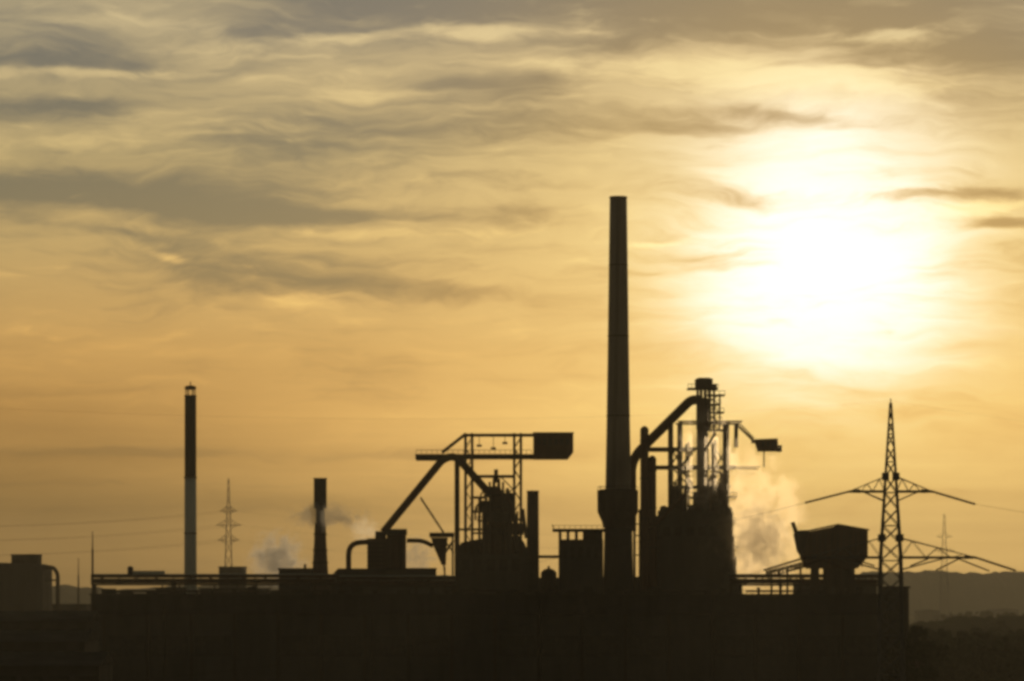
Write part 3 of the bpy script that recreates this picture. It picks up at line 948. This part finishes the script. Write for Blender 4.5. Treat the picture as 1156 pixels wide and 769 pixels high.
# ------------------------------------------------------------------ silo block at the far left
def silo_block():
    Y = 1900
    v = View(Y)
    m = v.m
    t = thing('silo_block', 'grey hazy silo block with a box on its roof at the left edge', 'silo', v.x(10), Y)
    MB().box(v.x(-40), v.x(48), Y, Y + 40, 0, v.z(640)).build('wall', 'cladding', t)
    MB().prism([(v.x(-40), v.z(640) + .01), (v.x(48), v.z(640) + .01), (v.x(42), v.z(636.5)), (v.x(-40), v.z(634))], Y + .5, Y + 39).build('roof', 'cladding', t)
    MB().box(v.x(11.5), v.x(41), Y + 4, Y + 22, v.z(637.5), v.z(627)).build('elevator_house', 'dark_steel', t)
    MB().box(v.x(10.8), v.x(41.6), Y + 3.4, Y + 22.6, v.z(627) + .01, v.z(625.6)).build('elevator_roof', 'roofing', t)
    MB().tube(elbow([(v.x(44), Y + 10, v.z(640)), (v.x(58), Y + 10, v.z(640.5)), (v.x(62.5), Y + 10, v.z(648)), (v.x(62.5), Y + 10, 0)], 4), 2.3 * m, 12).build('bent_pipe', 'steel', t, True)
    for p in (-8, 12, 32):
        MB().box(v.x(p) - .5, v.x(p) + .5, Y - .5, Y - .01, 0, v.z(642)).build('pilaster', 'cladding', t)
    MB().bar((v.x(48.2), Y + 10, v.z(655)), (v.x(61), Y + 10, v.z(655)), .8).build('catwalk', 'steel', t)
    # low works buildings fading behind
    w = View(2050)
    t = thing('works_building', 'low dim works building in the gap right of the silo block', 'building', w.x(72), 2050)
    MB().box(w.x(48), w.x(98), 2050, 2080, 0, w.z(684)).build('wall', 'cladding', t)
    MB().box(w.x(47), w.x(99), 2049, 2081, w.z(684) + .01, w.z(682)).build('roof', 'roofing', t)
    for k in range(5):
        MB().box(w.x(52 + k * 9), w.x(57 + k * 9), 2049.7, 2049.99, w.z(700), w.z(692)).build('window', 'glass', t)


silo_block()


def mast(p, row, Y, r, label):
    v = View(Y)
    t = thing('mast', label, 'mast', v.x(p), Y, 0, 'thin masts left of the pipe bridge')
    MB().tube([(v.x(p), Y, 0), (v.x(p), Y, v.z(row + 20))], [r * 1.4, r], 8).build('pole', 'steel', t)
    MB().tube([(v.x(p), Y, v.z(row + 20)), (v.x(p), Y, v.z(row))], [r * .7, r * .4], 6).build('aerial', 'steel', t)


mast(104.5, 600, 1440, .38, 'thin mast rising from the left end of the pipe bridge')
mast(88.5, 630, 1900, .40, 'shorter fainter mast between the silo block and the pipe bridge')


# ------------------------------------------------------------------ pylons
def catenary(a, b, sag, n=24):
    a, b = Vector(a), Vector(b)
    return [a.lerp(b, i / n) - Vector((0, 0, 4 * sag * (i / n) * (1 - i / n))) for i in range(n + 1)]


def pylon(label, X, Y, H, wbase, wtop, levels, arms, bar, group=None, gusset=True, waist=None):
    """arms: (z, half span, rise of root above tip). tapering square lattice mast"""
    t = thing('pylon', label, 'pylon', X, Y, 0, group)
    def hw(z):
        f = z / H
        if waist:
            zw, ww = waist
            return wbase + (ww - wbase) * z / zw if z < zw else ww + (wtop - ww) * (z - zw) / (H - zw)
        return wbase + (wtop - wbase) * f
    for sx in (-1, 1):
        for sy in (-1, 1):
            zs = [0, (waist[0] if waist else H * .5), H]
            MB().tube([(X + sx * hw(z), Y + sy * hw(z), z) for z in zs], [bar * .85, bar * .72, bar * .5], 4).build('leg', 'galv', t)
    lat = MB()
    zs = [H * (1 - (1 - i / levels) ** 1.25) for i in range(levels + 1)]
    for i in range(levels):
        a, b = zs[i], min(zs[i + 1], H - .01)
        for ax in (0, 1):
            for s in (-1, 1):
                def P(u, z):
                    h = hw(z)
                    return (X + u * h, Y + s * h, z) if ax == 0 else (X + s * h, Y + u * h, z)
                lat.bar(P(-1, a), P(1, b), bar * .46)
                lat.bar(P(1, a), P(-1, b), bar * .46)
                if i % 2 == 0: lat.bar(P(-1, b), P(1, b), bar * .6)
    lat.build('bracing', 'galv', t)
    for z, span, rise in arms:
        for s in (-1, 1):
            arm = MB()
            tip = Vector((X + s * span, Y, z))
            h = hw(z)
            n = 6
            for sy in (-1, 1):
                root = Vector((X + s * h, Y + sy * h, z))
                hi = Vector((X + s * hw(z + rise), Y + sy * hw(z + rise), z + rise))
                lo = Vector((X + s * hw(z - rise * .62), Y + sy * hw(z - rise * .62), z - rise * .62))
                arm.bar(root, tip, bar * 1.35)
                arm.bar(hi, tip, bar * .5)
                arm.bar(lo, root.lerp(tip, .62), bar * .6)
                for k in range(n):
                    f0, f1 = k / n, (k + 1) / n
                    if k % 2: arm.bar(hi.lerp(tip, f0), root.lerp(tip, f1), bar * .26)
                    else: arm.bar(root.lerp(tip, f0), hi.lerp(tip, f1), bar * .26)
            for k in range(1, n):
                f = k / n
                arm.bar(Vector((X + s * h, Y - h, z)).lerp(tip, f), Vector((X + s * h, Y + h, z)).lerp(tip, f), bar * .5)
            a = arm.build('crossarm', 'galv', t)
            if gusset:
                g = MB()
                g.prism([(tip.x - s * 2.4, z - .35), (tip.x, z - .25), (tip.x, z + .25), (tip.x - s * 2.4, z + .55)], Y - .35, Y + .35)
                g.build('tip_plate', 'galv', a)
                for sy in (-1, 1):
                    zz = z + rise
                    hx = hw(zz)
                    MB().box(X + s * hx - .65, X + s * hx + .65, Y + sy * hx - .5, Y + sy * hx + .5, zz - .8, zz + .8).build('gusset_plate', 'galv', t)
    MB().tube([(X, Y, H), (X, Y, H + H * .012)], .16, 4).build('peak', 'galv', t)
    return t


def wire(pts, r, label, group):
    o = MB().tube(pts, r, 5).build('power_line', 'dark_steel')
    tag(o, label, 'power line', group)
    return o


def insulator(parent, a, b, r):
    """long tension string: ribbed pair of porcelain rods"""
    a, b = Vector(a), Vector(b)
    m = MB()
    n = 26
    pts = [a.lerp(b, i / n) for i in range(n + 1)]
    m.tube(pts, [r * (1.0 if i % 2 else .62) for i in range(n + 1)], 8)
    return m.build('insulator', 'porcelain', parent)


def big_pylon():
    Y = 840
    v = View(Y)
    X = v.x(1005.5)
    H = v.z(455)
    hwf = lambda p, row: p * v.m
    z1, z2 = v.z(555), v.z(629.5)
    zw = v.z(629)
    wb = 11.8 * v.m + (zw) * (14.2 - 11.8) / 20 * v.m * .25
    t = pylon('big steel lattice pylon with two pairs of arms in front of the hall', X, Y, H, wb * 1.18, .9 * v.m, 22,
              [(z1, 47 * v.m, 3.3), (z2, 96 * v.m, 4.3)], .40, waist=(zw, 11.3 * v.m))
    wires = []
    for (z, tip, dropx, drop, name) in ((z1, 47, 52, 13.5, 'upper'), (z2, 96, 49, 14.5, 'lower')):
        for s in (-1, 1):
            a = Vector((X + s * tip * v.m, Y, z))
            b = Vector((X + s * (tip + dropx) * v.m, Y + s * 6, z - drop * v.m))
            for dy in (-.35, .35):
                insulator(t, a + Vector((0, dy, 0)), b + Vector((0, dy, 0)), .27)
            wires.append((b, s, name))
    # inner strings slung under the long lower arms
    for s in (-1, 1):
        for f, dx, dz in ((.80, -28, -13), (.80, 37, -13.5), (.44, -22, -8)):
            a = Vector((X + s * 96 * v.m * f, Y, z2 - .3))
            b = a + Vector((s * dx * v.m, 4 if dx > 0 else -4, dz * v.m))
            insulator(t, a, b, .2)
    # conductors leave the strings and sag away to both sides
    for b, s, name in wires:
        side = 'right' if s > 0 else 'left'
        far = Vector((b.x + s * 240, Y + (190 if s > 0 else -60), b.z + (2 if s > 0 else -26)))
        wire(catenary(b, far, 9, 30), .03, f'thin {name} conductor sagging away to the {side} of the big pylon', 'conductors of the big pylon')
    for s in (-1, 1):
        side = 'right' if s > 0 else 'left'
        a = Vector((X, Y, H + .5))
        far = Vector((X + s * 260, Y + (190 if s > 0 else -420), H - (3 if s > 0 else 12)))
        wire(catenary(a, far, 7, 30), .008, f'thin earth wire leaving the pylon peak to the {side}', 'conductors of the big pylon')


big_pylon()


def far_pylons():
    Y = 3300
    v = View(Y)
    X = v.x(258)
    H = v.z(541)
    t = pylon('hazy far pylon with three pairs of arms right of the slim chimney', X, Y, H, 6.5 * v.m, .7 * v.m, 13,
              [(v.z(577), 9.5 * v.m, 4.5), (v.z(593), 14 * v.m, 5), (v.z(610), 12 * v.m, 5)], .42, gusset=False)
    k = 0
    names = ('top', 'middle', 'lowest')
    for i, (row, sp, e) in enumerate(((577, 9.5, 6), (593, 14, 7), (610, 12, 6))):
        for s in (-1, 1):
            a = (X + s * sp * v.m, Y, v.z(row))
            b = (X - 470, Y + 60 + s * 12, v.z(row) - 2)
            c = (X + 520, Y + 260 + s * 12, v.z(row) - 8)
            wire(catenary(a, b, 12), .07, f'hazy power line from the {names[i]} {"far" if s > 0 else "near"} arm of the hazy pylon running left', 'conductors of the hazy far pylon')
            if s > 0: wire(catenary(a, c, 14), .045, f'hazy power line from the {names[i]} arm of the hazy pylon running behind the works', 'conductors of the hazy far pylon')
    w = View(2300)
    t = thing('switch_building', 'low dim building at the foot of the hazy far pylon', 'building', w.x(261), 2300)
    MB().box(w.x(247), w.x(276), 2300, 2318, 0, w.z(641)).build('wall', 'cladding', t)
    MB().box(w.x(246.5), w.x(276.5), 2299.4, 2318.6, w.z(641) + .01, w.z(639.6)).build('roof', 'roofing', t)
    Y = 4300
    v = View(Y)
    pylon('very faint distant pylon seen beyond the right arms of the big pylon', v.x(1066), Y, v.z(581), 6 * v.m, .8 * v.m, 11,
          [(v.z(606), 9 * v.m, 3.5), (v.z(622), 12 * v.m, 4)], .26, gusset=False)


far_pylons()


# low buildings on the hazy plain at the right
def plain_buildings():
    for a, b, Y, row, lab in ((1058, 1112, 4400, 684, 'dim low warehouse on the hazy plain right of the big pylon'),
                              (1036, 1062, 5200, 678, 'faint flat shed on the plain near the faint distant pylon'),
                              (1118, 1150, 5600, 676, 'palest long shed on the hazy plain near the right border')):
        v = View(Y)
        z = 15 if Y < 5000 else 18
        t = thing('warehouse', lab, 'warehouse', v.x((a + b) / 2), Y, 0, 'low sheds on the hazy plain')
        MB().box(v.x(a), v.x(b), Y, Y + 40, 0, z).build('wall', 'cladding', t)
        MB().prism([(v.x(a) - .6, z + .01), (v.x(b) + .6, z + .01), (v.x(b) + .6, z + .6), (v.x((a + b) / 2), z + 3), (v.x(a) - .6, z + .6)], Y - .6, Y + 40.6).build('roof', 'roofing', t)
        MB().box(v.x(a) + 4, v.x(a) + 9, Y - .2, Y - .01, 0, 5).build('door', 'dark_steel', t)


plain_buildings()


# ------------------------------------------------------------------ node expression helper
class G:
    def __init__(self, nt):
        self.nt = nt

    def _n(self, t):
        return self.nt.nodes.new(t)

    def _in(self, sock, v):
        if isinstance(v, Ex): self.nt.links.new(v.s, sock)
        else: sock.default_value = v

    def m(self, op, a, b=0.0, c=None, clamp=False):
        n = self._n('ShaderNodeMath')
        n.operation = op
        n.use_clamp = clamp
        self._in(n.inputs[0], a)
        self._in(n.inputs[1], b)
        if c is not None: self._in(n.inputs[2], c)
        return Ex(self, n.outputs[0])

    def smooth(self, x, a, b, lo=0.0, hi=1.0):
        n = self._n('ShaderNodeMapRange')
        n.interpolation_type = 'SMOOTHSTEP'
        self._in(n.inputs['Value'], x)
        for k, q in (('From Min', a), ('From Max', b), ('To Min', lo), ('To Max', hi)): n.inputs[k].default_value = q
        return Ex(self, n.outputs[0])

    def exp(self, x):
        return self.m('POWER', 2.718281828, x)

    def comb(self, x, y, z):
        n = self._n('ShaderNodeCombineXYZ')
        for i, q in enumerate((x, y, z)): self._in(n.inputs[i], q)
        return Ex(self, n.outputs[0])

    def sep(self, v):
        n = self._n('ShaderNodeSeparateXYZ')
        self._in(n.inputs[0], v)
        return [Ex(self, n.outputs[i]) for i in range(3)]

    def noise(self, vec, scale=1.0, detail=5, rough=.55, dist=0.0, color=False):
        n = self._n('ShaderNodeTexNoise')
        self._in(n.inputs['Vector'], vec)
        n.inputs['Scale'].default_value = scale
        n.inputs['Detail'].default_value = detail
        n.inputs['Roughness'].default_value = rough
        n.inputs['Distortion'].default_value = dist
        return Ex(self, n.outputs['Color' if color else 'Fac'])

    def mix(self, f, a, b, mode='MIX'):
        n = self._n('ShaderNodeMix')
        n.data_type = 'RGBA'
        n.blend_type = mode
        self._in(n.inputs[0], f)
        for sock, q in ((n.inputs[6], a), (n.inputs[7], b)):
            if isinstance(q, Ex): self.nt.links.new(q.s, sock)
            else: sock.default_value = (*q, 1) if len(q) == 3 else q
        return Ex(self, n.outputs[2])

    def scale(self, col, f):
        n = self._n('ShaderNodeVectorMath')
        n.operation = 'SCALE'
        if isinstance(col, Ex): self.nt.links.new(col.s, n.inputs[0])
        else: n.inputs[0].default_value = col
        self._in(n.inputs['Scale'], f)
        return Ex(self, n.outputs[0])

    def vadd(self, a, b):
        n = self._n('ShaderNodeVectorMath')
        n.operation = 'ADD'
        self.nt.links.new(a.s, n.inputs[0])
        self.nt.links.new(b.s, n.inputs[1])
        return Ex(self, n.outputs[0])

    def ramp(self, x, stops):
        n = self._n('ShaderNodeValToRGB')
        self._in(n.inputs[0], x)
        cr = n.color_ramp
        while len(cr.elements) < len(stops): cr.elements.new(.5)
        for e, (p, c) in zip(cr.elements, stops):
            e.position = p
            e.color = (*c, 1)
        return Ex(self, n.outputs[0])


class Ex:
    def __init__(self, g, s):
        self.g, self.s = g, s
    def __add__(self, o): return self.g.m('ADD', self, o)
    __radd__ = __add__
    def __sub__(self, o): return self.g.m('SUBTRACT', self, o)
    def __rsub__(self, o): return self.g.m('SUBTRACT', o, self)
    def __mul__(self, o): return self.g.m('MULTIPLY', self, o)
    __rmul__ = __mul__
    def __truediv__(self, o): return self.g.m('DIVIDE', self, o)
    def __neg__(self): return self.g.m('MULTIPLY', self, -1.0)


# ------------------------------------------------------------------ sky: Nishita under a veil of evening cloud
SUN_AZ = (930 - CX) * K               # to the right of straight ahead
SUN_EL = (HOR - 312) * K


def sky():
    w = bpy.data.worlds.new('World')
    S.world = w
    w.use_nodes = True
    nt = w.node_tree
    g = G(nt)
    bg = nt.nodes['Background']
    sk = nt.nodes.new('ShaderNodeTexSky')
    sk.sky_type = 'NISHITA'
    sk.sun_disc = False
    sk.sun_elevation = SUN_EL
    sk.sun_rotation = SUN_AZ
    sk.dust_density = 3.0
    sk.altitude = 40
    tc = nt.nodes.new('ShaderNodeTexCoord')
    d = Ex(g, tc.outputs['Generated'])
    dx, dy, dz = g.sep(d)
    az = g.m('ARCTAN2', dx, dy)
    el = g.m('ARCSINE', dz)
    u = az / (K * 100)                # units of about 1.3 degrees
    v = el / (K * 100)
    U = lambda p: (p - CX) / 100
    V = lambda p: (HOR - p) / 100
    su, sv = U(930), V(312)
    # angle from the sun in the same units
    sd = (math.sin(SUN_AZ) * math.cos(SUN_EL), math.cos(SUN_AZ) * math.cos(SUN_EL), math.sin(SUN_EL))
    cosd = dx * sd[0] + dy * sd[1] + dz * sd[2]
    th = g.m('ARCCOSINE', g.m('MINIMUM', cosd, 0.9999999)) / (K * 100)
    # wind-drawn warp
    wn = g.sep(g.noise(g.comb(u * .42, v * .95, 1.7), 1, 3, .55, 0, True))
    wn2 = g.sep(g.noise(g.comb(u * 1.7, v * 4.2, 5.2), 1, 4, .6, 0, True))
    wu, wv = wn[0] - .5, wn[1] - .5
    xu, xv = wn2[0] - .5, wn2[1] - .5
    uw = u + wu * 2.4 + xu * .35
    vw = v + wv * .95 + xv * .05
    ub = u + wu * .7 + xu * .5
    vb = v + wv * .25 + xv * .15
    sA = g.noise(g.comb(uw * .24, vw * 1.25, 3.1), 1, 6, .58)
    sB = g.noise(g.comb(uw * .62, vw * 3.9, 8.4), 1, 7, .60)
    sC = g.noise(g.comb(uw * 1.5, vw * 6.5, 2.9), 1, 6, .58)

    # thin veil, lit from behind by the sun: colour by height, brightness by angle from the sun
    veil = g.ramp(g.m('DIVIDE', v, 9.0, None, True), [
        (0.0, (.203, .115, .033)), (.12, (.205, .117, .033)), (.23, (.362, .192, .053)), (.30, (.495, .272, .080)),
        (.44, (.465, .318, .126)), (.55, (.372, .292, .142)), (.70, (.322, .277, .176)), (1.0, (.23, .215, .165))])
    fall = g.smooth(th, 12, 60, 1.0, .18)
    veil = g.scale(veil, fall * (g.smooth(u, -5.6, 1.6) * g.smooth(v, 3.0, 1.3) * 1.55 + 1.0))

    def blob(cx, cy, rx, ry, tilt=0.0):
        du, dv = ub - U(cx), vb - V(cy)
        if tilt: dv = dv - du * tilt
        a, b = du / (rx / 100), dv / (ry / 100)
        return g.exp(-(a * a + b * b))

    def total(rows):
        t = None
        for cx, cy, rx, ry, tl, am in rows:
            e = blob(cx, cy, rx, ry, tl) * am
            t = e if t is None else t + e
        return t

    dark = total((
        (760, 10, 400, 46, 0, 1.25), (390, 190, 190, 42, 0, .45), (180, 165, 330, 110, 0, .14), (1090, 52, 130, 46, -.05, .95), (450, 8, 130, 20, 0, .7),
        (50, 130, 120, 15, .0, 1.0), (60, 78, 120, 14, .0, .7), (300, 40, 70, 18, 0, .55), (330, 150, 140, 22, .03, .72),
        (560, 108, 120, 32, 0, .70), (70, 220, 190, 18, -.06, 1.15), (330, 246, 150, 11, -.02, .7),
        (250, 306, 125, 24, -.1, .78), (440, 327, 130, 14, -.05, .75), (120, 262, 90, 7, -.15, .7),
        (870, 134, 90, 12, -.12, .8), (700, 150, 120, 16, 0, .50), (845, 224, 75, 12, -.03, .6), (1075, 224, 120, 7, 0, .8),
        (1132, 257, 40, 8, 0, 1.2), (150, 510, 260, 6, .0, 1.0), (480, 516, 170, 5, 0, .7), (120, 548, 240, 3, 0, .6), (60, 440, 200, 16, 0, .42), (600, 240, 90, 10, .02, .5)))
    lite = total((
        (120, 90, 240, 7, .02, .75), (370, 48, 90, 8, .08, .9), (540, 40, 70, 9, -.05, .95), (220, 62, 110, 14, 0, .6),
        (140, 30, 120, 12, 0, .6), (420, 110, 110, 10, 0, .5), (330, 345, 60, 16, .0, .5), (180, 290, 30, 8, -.3, .8),
        (1005, 50, 55, 8, 0, .95), (1100, 240, 55, 8, .1, 1.5), (740, 276, 34, 4, .12, .9), (790, 82, 170, 15, -.05, .6),
        (960, 102, 200, 20, -.06, .75), (430, 265, 180, 8, .03, .65), (640, 78, 80, 9, 0, .5), (90, 170, 120, 12, .1, .4)))
    upper = g.smooth(v, 1.6, 3.4)
    D = g.smooth(dark * .85 + (sB - .5) * 1.45 + (sC - .5) * .75 + (sA - .5) * 1.15, -.08, .92)
    D = D * (upper * .58 + .42)
    Lw = g.smooth(lite * .85 + (.5 - sB) * 1.4 + (sC - .5) * 1.1 + (.5 - sA) * .8, .02, .95) * (upper * .8 + .2)
    far = g.smooth(th, 1.2, 6.0)
    under = g.mix(far, (.62, .56, .48), (.405, .505, .73))
    dark_col = g.mix(1.0, veil, under, 'MULTIPLY')
    col = g.mix(D, veil, dark_col)
    wisp = g.mix(1.0, veil, (1.78, 1.65, 1.42), 'MULTIPLY')
    col = g.mix(Lw, col, wisp)
    # faint horizontal haze bands low down
    low = g.noise(g.comb(u * .10, v * 2.6 + wn[0] * .5, 9.9), 1, 5, .6)
    col = g.scale(col, (low - .5) * g.smooth(v, 4.0, 1.2) * .8 + 1.0)

    # light scattered forward round the sun, broken by the cloud in front of it
    du, dv = u - su, v - sv
    e1 = g.m('SQRT', du * du * .74 + dv * dv * 1.2)
    e2 = (du - .02) * (du - .02) * .62 + (dv - 1.40) * (dv - 1.40) * 2.6 + (sB - .5) * 1.2
    occl = 1.0 - D * .72
    e1 = e1 + (sA - .5) * .6 + (sB - .5) * .85 + D * .34
    disc = g.exp(e1 * e1 * -1.10) * 2.9 + g.exp(-e2) * .62
    halo = g.exp(e1 * -.44) * 1.04
    mod = (1.0 - D * .58) * (Lw * .35 + 1.0)
    glow = g.scale((1.0, .885, .80), disc * occl)
    glow2 = g.scale((1.13, .725, .265), halo * mod)
    col = g.vadd(g.vadd(col, glow), glow2)
    def shoulder(c):
        q = c * (1 / 1.15)
        return c / g.m('POWER', q * q * q + 1.0, 1 / 3)
    rr, gg_, bb = g.sep(col)
    col = g.comb(shoulder(rr), shoulder(gg_), shoulder(bb))
    # a share of the clear sky shows through
    clear = g.scale(Ex(g, sk.outputs[0]), .02)
    tot = g.vadd(g.scale(col, 10.0), clear)
    nt.links.new(tot.s, bg.inputs['Color'])
    bg.inputs['Strength'].default_value = 0.1


sky()


def sun():
    l = bpy.data.lights.new('sun', 'SUN')
    l.energy = 2.7
    l.angle = R(.5)
    l.color = (1.0, .74, .42)
    o = bpy.data.objects.new('sun', l)
    COL.objects.link(o)
    d = Vector((math.sin(SUN_AZ) * math.cos(SUN_EL), math.cos(SUN_AZ) * math.cos(SUN_EL), math.sin(SUN_EL)))
    o.rotation_euler = d.to_track_quat('Z', 'Y').to_euler()
    o.location = d * 500


sun()


# ------------------------------------------------------------------ air and steam
def haze():
    m = bpy.data.materials.new('haze_air')
    m.use_nodes = True
    nt = m.node_tree
    nt.nodes.remove(nt.nodes['Principled BSDF'])
    p = nt.nodes.new('ShaderNodeVolumePrincipled')
    p.inputs['Color'].default_value = (.81, .77, .62, 1)
    p.inputs['Density'].default_value = 4.2e-5
    p.inputs['Anisotropy'].default_value = .15
    nt.links.new(p.outputs[0], nt.nodes['Material Output'].inputs['Volume'])
    m.volume_intersection_method = 'FAST' if hasattr(m, 'volume_intersection_method') else None
    o = MB().box(-2650, 2650, -80, 8950, -1.3, 206).build('haze', m)
    tag(o, 'thin warm evening haze lying over the whole plain', None, None, 'stuff')


haze()


def steam(px, row, rx, rz, Y, dens, label, seed, ry=None, freq=1.6, aniso=.5, col=(.93, .91, .88)):
    v = View(Y)
    m = bpy.data.materials.new('steam')
    m.use_nodes = True
    nt = m.node_tree
    nt.nodes.remove(nt.nodes['Principled BSDF'])
    g = G(nt)
    tc = nt.nodes.new('ShaderNodeTexCoord')
    X = Ex(g, tc.outputs['Object'])
    x, y, z = g.sep(X)
    big = max(rx, rz)
    px_, py_, pz_ = x * (rx / big * freq), y * ((ry or rx) / big * freq), z * (rz / big * freq)
    w = g.sep(g.noise(g.comb(px_ + seed, py_, pz_), 1.2, 3, .55, 0, True))
    n = g.noise(g.comb(px_ + seed + (w[0] - .5) * .9, py_ + (w[1] - .5) * .9, pz_ + (w[2] - .5) * .9), 2.1, 7, .62)
    r = g.m('SQRT', x * x + y * y + z * z)
    f = g.smooth((1.0 - r) * .85 + (n - .5) * 2.7, .16, .62)
    edge = g.smooth(r, .45, .98, 1.0, 0.0)
    p = nt.nodes.new('ShaderNodeVolumePrincipled')
    p.inputs['Color'].default_value = (*col, 1)
    p.inputs['Anisotropy'].default_value = aniso
    nt.links.new((f * edge * dens).s, p.inputs['Density'])
    nt.links.new(p.outputs[0], nt.nodes['Material Output'].inputs['Volume'])
    me = MB()
    nlat, nlon = 10, 18
    vs = [(0, 0, -1)]
    for i in range(1, nlat):
        a = -math.pi / 2 + math.pi * i / nlat
        for j in range(nlon):
            b = 2 * math.pi * j / nlon
            vs.append((math.cos(a) * math.cos(b), math.cos(a) * math.sin(b), math.sin(a)))
    vs.append((0, 0, 1))
    fs = [(0, 1 + (j + 1) % nlon, 1 + j) for j in range(nlon)]
    for i in range(nlat - 2):
        for j in range(nlon):
            k = (j + 1) % nlon
            a, b = 1 + i * nlon, 1 + (i + 1) * nlon
            fs.append((a + j, a + k, b + k, b + j))
    t = len(vs) - 1
    b = 1 + (nlat - 2) * nlon
    fs += [(b + j, b + (j + 1) % nlon, t) for j in range(nlon)]
    o = me.add(vs, fs).build('steam', m)
    o.location = (v.x(px), Y, v.z(row))
    o.scale = (rx * v.m, (ry or rx) * v.m, rz * v.m)
    tag(o, label, None, None, 'stuff')
    return o


steam(856, 588, 78, 114, 1530, .046, 'bright drifting steam cloud right of the right blast furnace', 3.3, 30, 2.4, .62, (.95, .85, .69))
steam(857, 612, 48, 62, 1500, .15, 'dense grey core of the steam cloud beside the right blast furnace', 8.1, 26, 2.8, .4, (.76, .68, .56))
steam(800, 522, 58, 78, 1512, .058, 'thin steam veiling the columns of the right blast furnace', 5.7, 20, 2.2, .66, (.95, .89, .79))
steam(312, 632, 44, 44, 1500, .22, 'grey steam puff rising behind the left pipe bridge', 1.2, 26, 1.7, .3, (.72, .72, .73))
steam(370, 583, 62, 22, 1438, .22, 'flat steam wisp drifting across the short stack', 9.4, 14, 1.8, .2, (.50, .49, .48))
steam(471, 628, 30, 32, 1520, .16, 'pale steam puff between the scrubber and the feed hopper', 6.6, 18, 1.9, .3, (.72, .70, .67))
steam(412, 598, 24, 22, 1520, .10, 'small steam wisp above the bent pipe of the scrubber', 2.2, 12, 1.6, .45, (.85, .85, .84))


# ------------------------------------------------------------------ camera and render
c = bpy.data.cameras.new('camera')
c.lens = LENS
c.sensor_width = 36
c.sensor_fit = 'HORIZONTAL'
c.clip_start = 1
c.clip_end = 40000
c.shift_y = (HOR - 769 / 2) / 1156
co = bpy.data.objects.new('camera', c)
COL.objects.link(co)
co.location = (0, 0, CAM_H)
co.rotation_euler = (R(90), 0, 0)
S.camera = co

S.view_settings.view_transform = 'Standard'
S.view_settings.look = 'None'
S.view_settings.exposure = 0.0
S.view_settings.gamma = 1.0
S.view_settings.use_curve_mapping = False
S.render.engine = 'CYCLES'
S.cycles.use_denoising = True
S.cycles.max_bounces = 6
S.cycles.volume_bounces = 2
S.cycles.volume_step_rate = 0.35
S.cycles.volume_max_steps = 512
S.cycles.filter_width = 3.4
